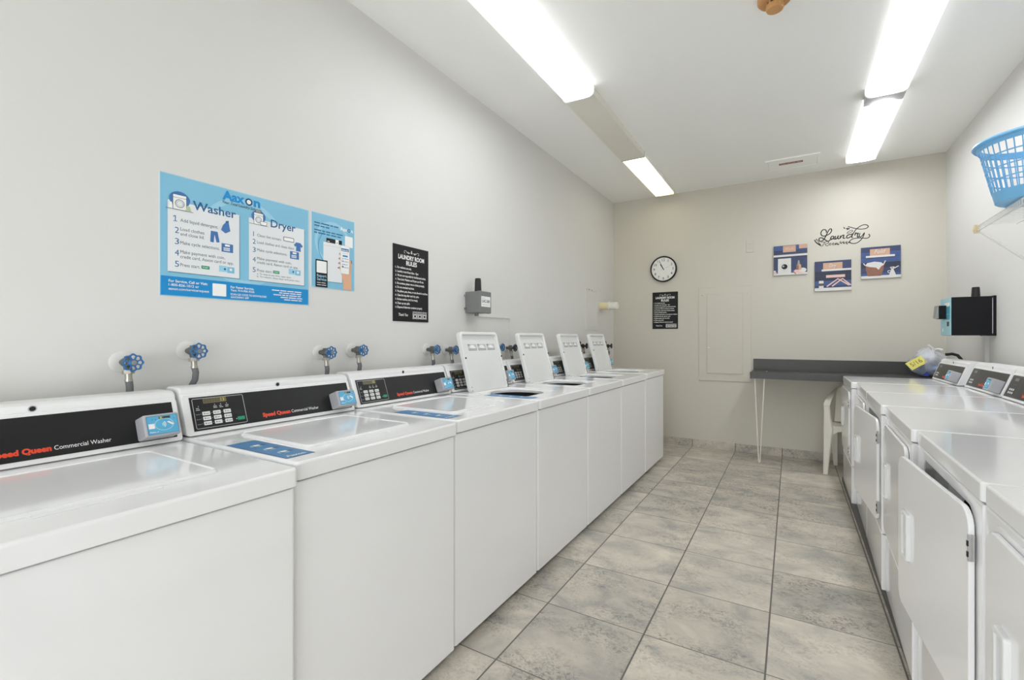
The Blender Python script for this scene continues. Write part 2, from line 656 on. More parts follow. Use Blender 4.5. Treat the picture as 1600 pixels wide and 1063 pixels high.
def prism_y(mb, m, prof, y0, y1):
    loops(mb, m, [[(p[0], y0, p[1]) for p in prof], [(p[0], y1, p[1]) for p in prof]], None, True, True)

G_LAMP = 'fluorescent fixtures on the ceiling'
lit_a = lamp_material('diffuser_cool_left', (249, 251, 255), LAMP_COOL, 0.046, 0.072, 0.40)
lit_b = lamp_material('diffuser_cool_right', (249, 251, 255), LAMP_COOL, 0.0, 0.085, 0.60)
lit_c = lamp_material('diffuser_warm', (255, 246, 205), LAMP_WARM, 0.0, 0.13, 0.52)

# left run: wraparound fixture, blank cover, lit flat panel
f1 = empty('ceiling_light', (-1.205, 1.63, ZC), 0, 'wraparound fluorescent light on the left run, brightest lens nearest the door', 'light', G_LAMP)
mb = MB(); box(mb, M_WHITE, -0.105, 0.105, 0, 1.23, -0.022, 0); mb.build('housing', f1, sharp=0)
mb = MB(); prism_y(mb, lit_a, lens_profile(0.215, 0.062, 0.035), 0.012, 1.216); mb.build('diffuser', f1)
for y in (0.0, 1.216):
    mb = MB(); prism_y(mb, M_WHITE, lens_profile(0.222, 0.066, 0.036), y, y + 0.014); mb.build('end_cap', f1)
f2 = empty('light_channel_cover', (-1.205, 2.865, ZC), 0, 'unlit grey-white blank channel cover between the two lit fixtures of the left run', 'light', G_LAMP)
mb = MB(); box(mb, M_OFFW, -0.102, 0.102, 0, 1.215, -0.048, 0); mb.build('cover', f2, sharp=0)
mb = MB(); box(mb, M_GREYBOX, -0.104, 0.104, 1.213, 1.222, -0.052, 0); mb.build('end_cap', f2, sharp=0)
f3 = empty('ceiling_light', (-1.205, 4.095, ZC), 0, 'yellowish lit flat fluorescent panel at the far end of the left run', 'light', G_LAMP)
mb = MB(); box(mb, M_WHITE, -0.102, 0.102, 0, 1.20, -0.036, 0); mb.build('housing', f3, sharp=0)
mb = MB(); prism_y(mb, lit_c, lens_profile(0.200, 0.050, 0.010), 0.006, 1.186); mb.build('diffuser', f3)
mb = MB(); prism_y(mb, M_CREAM, lens_profile(0.206, 0.054, 0.010), 1.186, 1.204); mb.build('end_cap', f3)
# right run
f4 = empty('ceiling_light', (0.528, 2.60, ZC), 0, 'wraparound fluorescent light on the right run nearest the door', 'light', G_LAMP)
mb = MB(); box(mb, M_WHITE, -0.108, 0.108, 0, 1.23, -0.022, 0); mb.build('housing', f4, sharp=0)
mb = MB(); prism_y(mb, lit_b, lens_profile(0.225, 0.062, 0.035), 0.012, 1.216); mb.build('diffuser', f4)
for y in (0.0, 1.216):
    mb = MB(); prism_y(mb, M_WHITE, lens_profile(0.230, 0.065, 0.036), y, y + 0.014); mb.build('end_cap', f4)
f5 = empty('ceiling_light', (0.528, 3.85, ZC), 0, 'lit fluorescent fixture at the far end of the right run with a bare grey end', 'light', G_LAMP)
mb = MB(); box(mb, M_GREYBOX, -0.104, 0.104, 0, 1.30, -0.050, 0); mb.build('housing', f5, sharp=0)
mb = MB(); prism_y(mb, lit_b, lens_profile(0.214, 0.064, 0.016), 0.125, 1.29); mb.build('diffuser', f5)
mb = MB(); prism_y(mb, M_WHITE, lens_profile(0.218, 0.068, 0.016), 1.285, 1.305); mb.build('end_cap', f5)

# smoke detector
sd = empty('smoke_detector', (-0.068, 2.555, ZC), 0, 'yellowed tan smoke detector on the ceiling at the top of the view', 'smoke detector')
down = lambda a, b, c: (a, b, -c)
mb = MB(); lathe(mb, M_TAN, [(0.074, 0.0), (0.074, 0.020), (0.068, 0.027), (0.050, 0.030)], down, 32); mb.build('base', sd)
mb = MB(); lathe(mb, M_TAN, [(0.038, 0.042), (0.0385, 0.058), (0.035, 0.066), (0.028, 0.067)], down, 32); mb.build('sensor_cap', sd)
mb = MB()
lathe(mb, M_TAN2, [(0.033, 0.028), (0.033, 0.043)], down, 32)
for k in range(10):
    a = 2 * PI * k / 10
    c, s = math.cos(a), math.sin(a)
    box(mb, M_TAN, -0.004, 0.004, 0.030, 0.0375, 0.028, 0.043, lambda x, y, z, c=c, s=s: (x * c - y * s, x * s + y * c, -z))
mb.build('vent_ring', sd)

# ceiling hatch with a red label
ch = empty('ceiling_access_hatch', (0.005, 4.89, ZC), 0, 'small white ceiling hatch with a dark red label near the back wall', 'hatch')
mb = MB()
slab(mb, M_CEIL, -0.215, 0.215, 0, 0.31, 0, 0.010, 0.004, 0.002, hole=(-0.192, 0.198, 0.022, 0.288, 0.003), xf=down)
mb.build('frame', ch)
mb = MB(); slab(mb, M_CEIL, -0.189, 0.195, 0.026, 0.285, 0, 0.007, 0.002, 0.001, xf=down); mb.build('hatch_door', ch)
mb = MB()
art = Art()
art.rect(M_LABELRED, -0.105, 0.115, 0.085, 0.165, 1)
art.words(M_PICPNK, -0.095, 0.133, 0.075, 0.018, 2, 3)
art.into(mb, (0, 0, -0.007), (1, 0, 0), (0, 1, 0), (0, 0, -1))
for i in range(len(mb.f)):
    mb.f[i] = list(reversed(mb.f[i]))
mb.build('label', ch, sharp=0)

# ------------------------------------------------------------------ console shared by washers and dryers
def console_body(W):
    def fn(mb):
        out = [(0.700, 0.889), (0.700, 1.036), (0.693, 1.042), (0.628, 1.043), (0.615, 1.040), (0.607, 1.034), (0.604, 1.026), (0.604, 1.019), (0.600, 1.014), (0.596, 1.011), (0.5530, 0.893), (0.5525, 0.891), (0.5540, 0.889)]
        extrude_poly(mb, M_ENAM2, out, 0.003, W - 0.003, 0.008)
        # grooved shoulder moulding along the top
        tube(mb, M_ENAM2, [(0.012, 0.6015, 1.0135), (W - 0.012, 0.6015, 1.0135)], 0.0035, 8)
    return fn

PB = Vector((0, 0.5558, 0.9018))       # sloped panel, bottom edge
PT = Vector((0, 0.5946, 1.0080))       # and top edge
PW = (PT - PB).normalized()
PN = Vector((1, 0, 0)).cross(PW)
PLEN = (PT - PB).length                # about 0.12
def panel_art(W, kind):
    def fn(mb):
        a = Art()
        base = M_BLACK if kind == 'washer' else M_DGREY
        a.rect(base, 0.024, 0.0, W - 0.018, PLEN, 2)
        a.text(M_RED, 'Speed Queen', 0.252, 0.016, 0.0195, 3, width=0.108, bold=0.055)
        a.text(M_WHITE, 'Commercial ' + ('Washer' if kind == 'washer' else 'Dryer'), 0.365, 0.0165, 0.0165, 3, width=0.118)
        a.into(mb, PB, (1, 0, 0), PW, PN)
    return fn
def keypad_art(kind):
    def fn(mb):
        a = Art()
        if kind == 'washer':
            a.rect(M_BLACK, 0.030, 0.005, 0.196, PLEN - 0.004, 3)
            fr = rrect(0.032, 0.194, 0.007, PLEN - 0.006, 0.004, 3)
            a.line(M_GREYBOX, fr, 0.0018, 4, close=True)
            for r in range(3):
                for c in range(3):
                    u = 0.056 + c * 0.033
                    w = 0.016 + r * 0.0165
                    a.rect(M_KEY, u, w, u + 0.024, w + 0.0125, 4, r=0.0018)
                    a.rect(M_GREYTXT, u + 0.004, w + 0.004, u + 0.008, w + 0.0085, 5)
                    a.words(M_GREYTXT, u + 0.010, w + 0.0045, u + 0.022, 0.0035, 5, r * 3 + c)
                    a.rect(M_GREYTXT, u - 0.006, w + 0.005, u - 0.003, w + 0.007, 4)
                a.words(M_GREYTXT, 0.036, 0.020 + r * 0.0165, 0.048, 0.003, 4, r)
            a.rect(M_GREEN, 0.164, 0.018, 0.188, 0.030, 4, r=0.0018)
            a.rect(M_WHITE, 0.159, 0.022, 0.1612, 0.0245, 4)
            for k, u in enumerate((0.093, 0.112, 0.131)):
                a.rect(M_KEY, u + 0.004, 0.0815, u + 0.0065, 0.0835, 4)
                a.words(M_LTGREYTXT, u, 0.0755, u + 0.011, 0.0035, 4, k)
                a.words(M_LTGREYTXT, u, 0.0705, u + 0.012, 0.0035, 4, k + 5)
            a.rect(M_KEY, 0.047, 0.080, 0.049, 0.082, 4)
            a.words(M_LTGREYTXT, 0.040, 0.0735, 0.054, 0.0035, 4, 8)
            a.words(M_LTGREYTXT, 0.039, 0.068, 0.056, 0.0035, 4, 9)
        else:
            a.line(M_GREYTXT, rrect(0.032, 0.170, 0.007, PLEN - 0.006, 0.004, 3), 0.0012, 4, close=True)
            for r in range(2):
                for c in range(3):
                    u = 0.060 + c * 0.024
                    w = 0.018 + r * 0.017
                    a.rect(M_KEY, u, w, u + 0.016, w + 0.010, 4, r=0.0015)
            for k, u in enumerate((0.085, 0.100, 0.115)):
                a.words(M_GREYTXT, u, 0.066, u + 0.009, 0.0035, 4, k)
        a.into(mb, PB, (1, 0, 0), PW, PN)
    return fn
def display_art(kind):
    def fn(mb):
        a = Art()
        if kind == 'washer':
            a.rect(M_OLIVE, 0.064, 0.089, 0.138, 0.1065, 4)
            for k in range(6):
                a.rect(M_DGREY, 0.068 + k * 0.0085, 0.0925, 0.0735 + k * 0.0085, 0.103, 5)
                a.rect(M_OLIVE, 0.0693 + k * 0.0085, 0.0945, 0.0722 + k * 0.0085, 0.101, 6)
            a.text(M_YELLOWDIG, '13', 0.120, 0.0925, 0.0155, 5)
        else:
            a.rect(M_GREYTXT, 0.075, 0.085, 0.125, 0.100, 4)
        a.into(mb, PB, (1, 0, 0), PW, PN)
    return fn
def reader_body(x):
    def fn(mb):
        # wedge-shaped silver case, front face parallel to the panel
        xf = lambda a, b, c: tuple(PB + Vector((1, 0, 0)) * a + PW * b + PN * c)
        slab(mb, M_GREYBOX, x, x + 0.092, 0.002, 0.070, 0.0007, 0.050, 0.006, 0.006, xf=xf)
    return fn
def reader_face(x):
    def fn(mb):
        a = Art()
        a.rect(M_TEALD, x + 0.007, 0.008, x + 0.086, 0.064, 1, r=0.002)
        a.rect(M_TEAL, x + 0.0085, 0.0095, x + 0.0845, 0.0625, 2, r=0.0015)
        cx, cw = x + 0.050, 0.036
        a.ring(M_SKYB2, cx, cw, 0.0165, 0.0185, 3, asp=1.35)
        for k in range(3):
            a.ring(M_WHITE, cx - 0.008, cw, 0.004 + k * 0.0036, 0.0055 + k * 0.0036, 4, 10, -45, 45)
        a.poly(M_WHITE, [(cx + 0.007, cw + 0.006), (cx + 0.013, cw + 0.008), (cx + 0.026, cw - 0.002), (cx + 0.020, cw - 0.004)], 4)
        a.rect(M_OLIVE, x + 0.038, 0.0535, x + 0.068, 0.0605, 3)
        a.rect(M_DGREY, x + 0.050, 0.0540, x + 0.067, 0.0600, 4)
        a.rect(M_YELLOWDIG, x + 0.042, 0.0545, x + 0.046, 0.0595, 4)
        a.rect(M_WHITE, x + 0.0105, 0.026, x + 0.0255, 0.041, 3)
        a.text(M_WHITE, 'Aaxon', x + 0.011, 0.0135, 0.0075, 3, width=0.022)
        for u, w in ((0.022, 0.053), (0.030, 0.053), (0.028, 0.0165), (0.077, 0.051)):
            a.disc(M_TEALD, x + u, w, 0.0018, 3, n=10)
        a.into(mb, PB + PN * 0.050, (1, 0, 0), PW, PN)
    return fn
def add_console(root, W, kind):
    c = part('console', ('console', W), console_body(W), root)
    part('control_panel', ('panel', W, kind), panel_art(W, kind), c, sharp=0)
    kp = part('keypad', ('keypad', kind), keypad_art(kind), c, sharp=0)
    part('display', ('display', kind), display_art(kind), c, sharp=0)
    rx = W - 0.118
    cr = part('card_reader', ('reader', W), reader_body(rx), root)
    part('reader_screen', ('rface', W), reader_face(rx), cr, sharp=0)
    def lock(mb):
        lathe(mb, M_MATTEBLK, [(0.0062, 0.0), (0.0062, 0.0008)], lambda a, b, c_: (W * 0.505 + a, 0.6035 - c_, 1.0262 + b), 16)
        lathe(mb, M_GREYBOX, [(0.0085, 0.0), (0.0085, 0.0005)], lambda a, b, c_: (W * 0.505 + a, 0.6037 - c_, 1.0262 + b), 16)
    part('keyhole', ('lock', W), lock, root)

# ------------------------------------------------------------------ washers
WW = 0.662
LX0, LX1, LY0, LY1 = 0.112, 0.512, 0.112, 0.468
LXC = 0.538            # right edge of the closed lids
OX = -0.040            # the machines with raised lids have it a little further left       # lid footprint on the deck
def washer_cabinet(mb):
    slab(mb, M_ENAM, 0, WW, 0.012, 0.700, 0.028, 0.832, 0.012, 0.004, hole=(0.02, WW - 0.02, 0.03, 0.69, 0.02))
def washer_deck(openlid):
    def fn(mb):
        hole = (LX0 + OX + 0.012, LX1 + OX - 0.012, LY0 + 0.014, LY1 - 0.012, 0.03) if openlid else None
        slab(mb, M_ENAM, 0, WW, 0.0, 0.700, 0.838, 0.886, 0.014, 0.008, hole=hole, n=8, seg=4, e0=0.003)
        if openlid:
            hx0, hx1, hy0, hy1, hr = hole
            rp = rrect(hx0, hx1, hy0, hy1, hr, 8)
            N = len(rp)
            cp = circ_like((hx0 + hx1) / 2, (hy0 + hy1) / 2, 0.158, N)
            loops(mb, M_ENAM, [[(p[0], p[1], 0.881) for p in rp], [(p[0] * 0.94 + 0.06 * (hx0 + hx1) / 2, p[1] * 0.94 + 0.06 * (hy0 + hy1) / 2, 0.8785) for p in rp], [(p[0], p[1], 0.876) for p in cp], [(p[0], p[1], 0.863) for p in cp]])
    return fn
def washer_tub(mb):
    cx, cy = (LX0 + LX1) / 2 + OX, (LY0 + LY1) / 2
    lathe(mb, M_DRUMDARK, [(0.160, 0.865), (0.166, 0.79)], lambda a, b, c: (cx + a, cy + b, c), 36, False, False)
    lathe(mb, M_STEEL, [(0.170, 0.80), (0.170, 0.45), (0.02, 0.44)], lambda a, b, c: (cx + a, cy + b, c), 36, False, True)
def washer_agitator(mb):
    cx, cy = (LX0 + LX1) / 2 + OX, (LY0 + LY1) / 2
    lathe(mb, M_LIDIN, [(0.09, 0.45), (0.055, 0.49), (0.045, 0.66), (0.036, 0.72), (0.020, 0.73)], lambda a, b, c: (cx + a, cy + b, c), 24)
def lid_closed(mb):
    slab(mb, M_ENAM, LX0, LXC, LY0, LY1, 0.8855, 0.8915, 0.022, 0.005, n=6)
    # raised bead around the lid and the finger lip along its front edge
    bead = rrect(LX0 + 0.005, LXC - 0.005, LY0 + 0.005, LY1 - 0.005, 0.018, 6)
    loops(mb, M_ENAM, [[(p[0], p[1], 0.8910) for p in rrect(LX0 + 0.003, LXC - 0.003, LY0 + 0.003, LY1 - 0.003, 0.02, 6)], [(p[0], p[1], 0.8940) for p in bead], [(p[0], p[1], 0.8910) for p in rrect(LX0 + 0.010, LXC - 0.010, LY0 + 0.010, LY1 - 0.010, 0.014, 6)]])
def lid_lip(mb):
    v = []
    xs = [LX0 + 0.08, LX0 + 0.12, LX1 - 0.12, LX1 - 0.08]
    y = LY0 - 0.016
    box(mb, M_ENAM, LX0 + 0.10, LX1 - 0.10, y, LY0 + 0.004, 0.8858, 0.8874)
def lid_open(mb):
    # built hinged: (x, distance from hinge, thickness towards the viewer)
    D = LY1 - LY0 + 0.006
    slab(mb, M_LIDIN, LX0, LX1, 0.0, D, -0.012, 0.016, 0.026, 0.006, hole=(LX0 + 0.020, LX1 - 0.020, 0.006, D - 0.018, 0.014), xf=lambda a, b, c: (a, -c, b), n=6, e0=0.004)
def lid_liner(mb):
    D = LY1 - LY0 + 0.006
    box(mb, M_LIDIN, LX0 + 0.017, LX1 - 0.017, -0.004, 0.004, 0.003, D - 0.055)
    # grip recess along the free edge
    box(mb, M_LIDIN, LX0 + 0.017, LX1 - 0.017, 0.004, 0.010, D - 0.060, D - 0.012)
    for x, z in ((LX0 + 0.010, D * 0.56), (LX1 - 0.010, D * 0.56)):
        lathe(mb, M_MATTEBLK, [(0.0055, 0.0), (0.0050, 0.004)], lambda a, b, c, x=x, z=z: (x + a, -0.0155 - c, z + b), 12)
    for x, z in ((LX0 + 0.010, 0.032), (LX0 + 0.010, 0.012)):
        lathe(mb, M_GREYTXT, [(0.0035, 0.0), (0.0030, 0.002)], lambda a, b, c, x=x, z=z: (x + a, -0.0155 - c, z + b), 10)
def lid_print(mb):
    D = LY1 - LY0 + 0.006
    a = Art()
    w0 = D - 0.115
    for k in range(3):
        u = LX0 + 0.070 + k * 0.098
        a.rect(M_LTGREYTXT, u, w0, u + 0.088, w0 + 0.040, 1)
        a.poly(M_WHITE, [(u + 0.012, w0 + 0.020), (u + 0.036, w0 + 0.036), (u + 0.060, w0 + 0.034), (u + 0.078, w0 + 0.016), (u + 0.050, w0 + 0.014)], 2)
        a.poly(M_GREYTXT, [(u + 0.002, w0 + 0.040), (u + 0.022, w0 + 0.040), (u + 0.006, w0 + 0.026)], 2)
        for r in range(2):
            a.words(M_GREYTXT, u + 0.004, w0 + 0.002 + r * 0.006, u + 0.084, 0.004, 3, 5 * k + r)
    a.into(mb, (0, -0.004, 0), *XZ)
def lid_hinge(mb):
    box(mb, M_GREYTXT, LX1 - 0.012, LX1 - 0.001, -0.018, -0.016, 0.004, 0.052)
def deck_sticker(mb):
    a = Art()
    u0, u1, w0, w1 = 0.010, 0.095, 0.055, 0.345
    a.rect(M_STICKD, u0, w0, u1, w1, 1)
    a.rect(M_STICK, u0 + 0.003, w0 + 0.003, u1 - 0.003, w1 - 0.003, 2)
    a.text(M_WHITE, 'Aaxon', u0 + 0.012, w0 + 0.014, 0.024, 3, width=0.055, bold=0.02)
    for k in range(3):
        w = w0 + 0.075 + k * 0.065
        a.disc(M_SKYB2, u0 + 0.040, w, 0.016, 3)
        a.poly(M_STICKD, [(u0 + 0.028, w - 0.012), (u0 + 0.070, w - 0.002), (u0 + 0.064, w + 0.010), (u0 + 0.034, w + 0.012)], 4)
        a.rect(M_WHITE, u0 + 0.034, w - 0.004, u0 + 0.052, w + 0.012, 5)
    a.into(mb, (0, 0, 0.886), (1, 0, 0), (0, 1, 0), (0, 0, 1))
def foot(mb):
    lathe(mb, M_MATTEBLK, [(0.018, 0.0), (0.018, 0.012), (0.008, 0.013), (0.008, 0.0285)], None, 12)

G_W = 'white top-loading washers along the left wall'
WASH = [   # y of left side, x of front, height factor of its levelling feet, lid open, sticker, label
    (0.054, -1.050, 0.985, False, False, 'white washer with closed lid, nearest the camera at the left edge'),
    (0.722, -1.070, 0.992, False, True, 'white washer with closed lid, second along the left wall, blue sticker beside its lid'),
    (1.390, -1.076, 0.998, False, True, 'white washer with closed lid right before the first raised lid'),
    (2.058, -1.076, 1.000, True, True, 'white washer with raised lid, first of the open ones, below the grey antenna box'),
    (2.726, -1.076, 1.000, True, False, 'white washer with raised lid, second of the four open ones'),
    (3.394, -1.076, 1.000, True, False, 'white washer with raised lid, third of the four open ones'),
    (4.062, -1.076, 1.003, True, False, 'white washer with raised lid at the far end by the back wall'),
]
for (y, x, hz, op, st, lab) in WASH:
    r = empty('washing_machine', (x, y + 0.003, 0), PI / 2, lab, 'washing machine', G_W)
    r.scale = (1, (1.628 + x) / 0.552, hz)
    part('cabinet', 'wcab', washer_cabinet, r)
    part('top_deck', ('wdeck', op), washer_deck(op), r)
    add_console(r, WW, 'washer')
    if op:
        part('tub', 'wtub', washer_tub, r)
        part('agitator', 'wagi', washer_agitator, r)
        lean = math.radians(15)
        ld = part('lid', 'lidopen', lid_open, r, loc=(OX, 0.484, 0.881), rot=(-lean, 0, 0))
        part('lid_liner', 'lidliner', lid_liner, ld)
        part('instruction_print', 'lidprint', lid_print, ld, sharp=0)
        part('hinge', 'lidhinge', lid_hinge, ld)
    else:
        ld = part('lid', 'lidclosed', lid_closed, r)
        part('finger_lip', 'lidlip', lid_lip, ld, sharp=0)
    if st:
        part('instruction_sticker', 'wsticker', deck_sticker, r, sharp=0)
    for fx in (0.05, WW - 0.05):
        for fy in (0.06, 0.66):
            part('foot', 'foot', foot, r, loc=(fx, fy, 0))

# ------------------------------------------------------------------ dryers
DW = 0.668
DZ = 0.034
DX0, DX1, DZ0, DZ1 = 0.050, 0.628, 0.335, 0.812         # door outline on the front
def dryer_cabinet(mb):
    # open-fronted box: side walls, back, floor
    slab(mb, M_ENAM, 0.002, DW - 0.002, DZ + 0.004, 0.838, -0.712, -0.030, 0.004, 0.001, hole=(0.02, DW - 0.02, DZ + 0.02, 0.82, 0.01), xf=lambda a, b, c: (a, -c, b))
    box(mb, M_ENAM, 0.010, DW - 0.010, 0.690, 0.705, DZ + 0.01, 0.83)
def dryer_deck(mb):
    slab(mb, M_ENAM, 0, DW, 0.0, 0.714, 0.843, 0.8855, 0.012, 0.006, n=6, seg=4, e0=0.002)
def dryer_front(op):
    def fn(mb):
        hole = (DX0 + 0.045, DX1 - 0.030, DZ0 + 0.045, DZ1 - 0.003, 0.03) if op else None
        slab(mb, M_ENAM, 0, DW, 0.293, 0.838, 0.0, 0.028, 0.002, 0.005, hole=hole, xf=front(0.030))
        # pressed step around the door
        if op:
            return
        slab(mb, M_ENAM, DX0 - 0.012, DX1 + 0.012, DZ0 - 0.012, DZ1 + 0.012, 0.0265, 0.0292, 0.05, 0.0015, hole=(DX0 + 0.03, DX1 - 0.03, DZ0 + 0.03, DZ1 - 0.03, 0.03), xf=front(0.030))
    return fn
def dryer_lower(mb):
    slab(mb, M_ENAM, 0, DW, DZ, 0.288, 0.0, 0.028, 0.002, 0.005, xf=front(0.030))
def dryer_bulkhead(mb):
    hx0, hx1, hz0, hz1 = DX0 + 0.045, DX1 - 0.030, DZ0 + 0.045, DZ1 - 0.003
    rp = rrect(hx0, hx1, hz0, hz1, 0.03, 8)
    N = len(rp)
    cx, cz = (hx0 + hx1) / 2, (hz0 + hz1) / 2
    cp = circ_like(cx, cz, 0.185, N)
    loops(mb, M_LIDIN, [[(p[0], 0.004, p[1]) for p in rp], [(p[0], 0.06, p[1]) for p in rp], [(p[0], 0.07, p[1]) for p in cp]])
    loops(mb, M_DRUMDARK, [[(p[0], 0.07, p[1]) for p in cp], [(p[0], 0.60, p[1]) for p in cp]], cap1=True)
def door_panel(mb):
    w = DX1 - DX0
    slab(mb, M_ENAM, -w, 0, DZ0, DZ1, 0.0, 0.011, 0.045, 0.003, xf=front(0.011), n=6, e0=0.002)
def door_handle(mb):
    w = DX1 - DX0
    x0 = -w + 0.078
    slab(mb, M_LIDIN, x0, x0 + 0.060, 0.505, 0.652, 0.0, 0.0105, 0.008, 0.004, hole=(x0 + 0.014, x0 + 0.042, 0.518, 0.640, 0.006), xf=front(0.0))
    box(mb, M_GREYBOX, x0 + 0.010, x0 + 0.050, -0.002, 0.0, 0.512, 0.645)
def door_hinge(z):
    def fn(mb):
        box(mb, M_CHROME, -0.002, 0.005, 0.004, 0.009, z, z + 0.058)
        tube(mb, M_CHROME, [(0.003, 0.0015, z), (0.003, 0.0015, z + 0.058)], 0.0045, 10)
        for k in range(2):
            box(mb, M_MATTEBLK, 0.0000, 0.0070, -0.0038, -0.0028, z + 0.009 + k * 0.024, z + 0.021 + k * 0.024)
    return fn

def dryer(xf_, yf_, xn, yn, door_deg, lab):
    ang = math.atan2(yn - yf_, xn - xf_)
    r = empty('clothes_dryer', (xf_, yf_ - 0.003, 0), ang, lab, 'clothes dryer', 'white front-loading dryers along the right wall')
    r.scale = (math.hypot(xn - xf_, yn - yf_) / (DW + 0.004), 1, 1)
    op = door_deg > 0
    part('cabinet', 'dcab', dryer_cabinet, r)
    part('top_deck', 'ddeck', dryer_deck, r)
    part('front_panel', ('dfront', op), dryer_front(op), r)
    part('lower_panel', 'dlower', dryer_lower, r)
    if op:
        part('drum', 'ddrum', dryer_bulkhead, r)
    d = part('door', 'ddoor', door_panel, r, loc=(DX1, -0.0115, 0), rot=(0, 0, math.radians(door_deg)))
    part('handle', 'dhandle', door_handle, d)
    part('hinge', 'dhinge1', door_hinge(0.700), d)
    part('hinge', 'dhinge2', door_hinge(0.372), d)
    add_console(r, DW, 'dryer')
    return r
dryer(0.364, 4.690, 0.360, 4.030, 0, 'white dryer at the far end of the right row, beside the counter and chair')
dryer(0.388, 4.030, 0.373, 3.372, 0, 'white dryer second from the far end, its front mostly hidden behind the door left ajar')
dryer(0.373, 3.372, 0.354, 2.714, 5.0, 'white dryer with its door slightly ajar, third from the far end of the right row')
dryer(0.368, 2.712, 0.347, 2.040, 0, 'white dryer with closed door between the two whose doors are ajar')
dryer(0.360, 2.036, 0.347, 1.364, 4.4, 'white dryer with its big door standing ajar in the foreground on the right')
dryer(0.350, 1.361, 0.342, 0.689, 0, 'white dryer with closed door cut off by the bottom right corner of the photo')

# ------------------------------------------------------------------ water valves
def escutcheon(mb):
    lathe(mb, M_WALL, [(0.034, 0.0), (0.034, 0.004), (0.030, 0.007), (0.016, 0.009)], front(0.0), 28)
def valve_body(bm):
    def fn(mb):
        lathe(mb, bm, [(0.010, 0.0), (0.010, 0.026), (0.015, 0.030), (0.0165, 0.042), (0.0150, 0.056), (0.011, 0.060), (0.011, 0.068), (0.007, 0.070), (0.007, 0.082)], front(0.0), 18)
        tube(mb, bm, [(0, -0.043, 0.0), (0, -0.046, -0.016), (0, -0.050, -0.026)], 0.011, 14)
        box(mb, bm, -0.006, 0.006, -0.055, -0.035, 0.010, 0.019)
    return fn
def coupling(mb):
    tube(mb, M_NUT, [(0, -0.050, -0.024), (0, -0.0515, -0.036)], 0.0165, 6)
    tube(mb, M_NUT, [(0, -0.0515, -0.035), (0, -0.054, -0.058)], 0.0095, 14)
    tube(mb, M_NUT, [(0, -0.0535, -0.053), (0, -0.054, -0.060)], 0.0112, 14)
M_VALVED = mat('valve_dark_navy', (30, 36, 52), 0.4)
def wheel_of(m):
    def fn(mb):
        wheel(mb, m)
    return fn
def wheel(mb, M_VALVE):
    # scalloped hand wheel with eight windows
    n = 64
    rim = lambda r, k: r * (1 + 0.075 * math.cos(8 * 2 * PI * k / n))
    R = []
    for (r0, c) in ((0.0222, 0.082), (0.0260, 0.081), (0.0275, 0.085), (0.0260, 0.089), (0.0222, 0.088)):
        R.append([(rim(r0, k) * math.cos(2 * PI * k / n), rim(r0, k) * math.sin(2 * PI * k / n), c) for k in range(n)])
    R.append(R[0])
    loops(mb, M_VALVE, R, front(0.0))
    for k in range(8):
        a = 2 * PI * (k + 0.5) / 8
        c, s = math.cos(a), math.sin(a)
        box(mb, M_VALVE, 0.007, 0.0235, -0.0018, 0.0018, 0.083, 0.088, lambda x, y, z, c=c, s=s: (x * c - y * s, -z, x * s + y * c))
    lathe(mb, M_VALVE, [(0.0115, 0.076), (0.0115, 0.090), (0.0095, 0.0915)], front(0.0), 20)
def wheel_nut(mb):
    lathe(mb, M_GREYTXT, [(0.0075, 0.0915), (0.0075, 0.0935), (0.004, 0.0945)], front(0.0), 12)
def hose(kind):
    def fn(mb):
        if kind == 0:
            p = [(0, -0.054, -0.056), (0.002, -0.055, -0.075), (0.004, -0.050, -0.100), (0.003, -0.034, -0.130), (0, -0.022, -0.180), (0, -0.018, -0.26)]
        else:
            p = [(0, -0.054, -0.056), (0.003, -0.057, -0.075), (0.003, -0.052, -0.100), (-0.004, -0.035, -0.130), (-0.012, -0.022, -0.180), (-0.014, -0.018, -0.26)]
        tube(mb, M_HOSE, p, 0.0100, 12)
    return fn
VAL = [
    (0.634, 1.117, 0, 'left blue-handled valve of the pair above the nearest washer'),
    (0.822, 1.149, 1, 'right blue-handled valve of the pair above the nearest washer, under the big blue poster'),
    (1.363, 1.130, 0, 'left blue-handled valve of the pair behind the gap between second and third washers'),
    (1.545, 1.136, 1, 'right blue-handled valve of the pair behind the gap between second and third washers'),
    (2.088, 1.129, 0, 'blue-handled valve left of the first raised lid, whole wheel showing'),
    (2.262, 1.123, 1, 'blue-handled valve partly hidden by the left edge of the first raised lid'),
    (2.800, 1.131, 0, 'blue-handled valve right beside the right edge of the first raised lid'),
    (2.975, 1.124, 1, 'dark valve partly hidden by the left edge of the second raised lid'),
    (4.205, 1.139, 0, 'dark valve between the third and fourth raised lids, left one'),
    (4.385, 1.120, 1, 'dark valve between the third and fourth raised lids, right one'),
    (4.930, 1.139, 0, 'dark valve right of the last raised lid, upper of the two by the corner'),
    (5.130, 1.110, 1, 'dark-wheeled valve closest to the back corner, lower of the two'),
]
for i, (y, z, k, lab) in enumerate(VAL):
    r = empty('water_valve', (XL, y, z), PI / 2, lab, 'valve', 'water shutoff valves on the left wall')
    part('wall_plate', 'v_plate', escutcheon, r)
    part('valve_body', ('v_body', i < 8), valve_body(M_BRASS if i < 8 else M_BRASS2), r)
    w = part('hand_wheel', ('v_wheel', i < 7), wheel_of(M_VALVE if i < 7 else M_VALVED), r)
    part('wheel_nut', 'v_nut', wheel_nut, w)
    part('coupling', 'v_coup', coupling, r)
    part('hose', ('v_hose', k), hose(k), r)

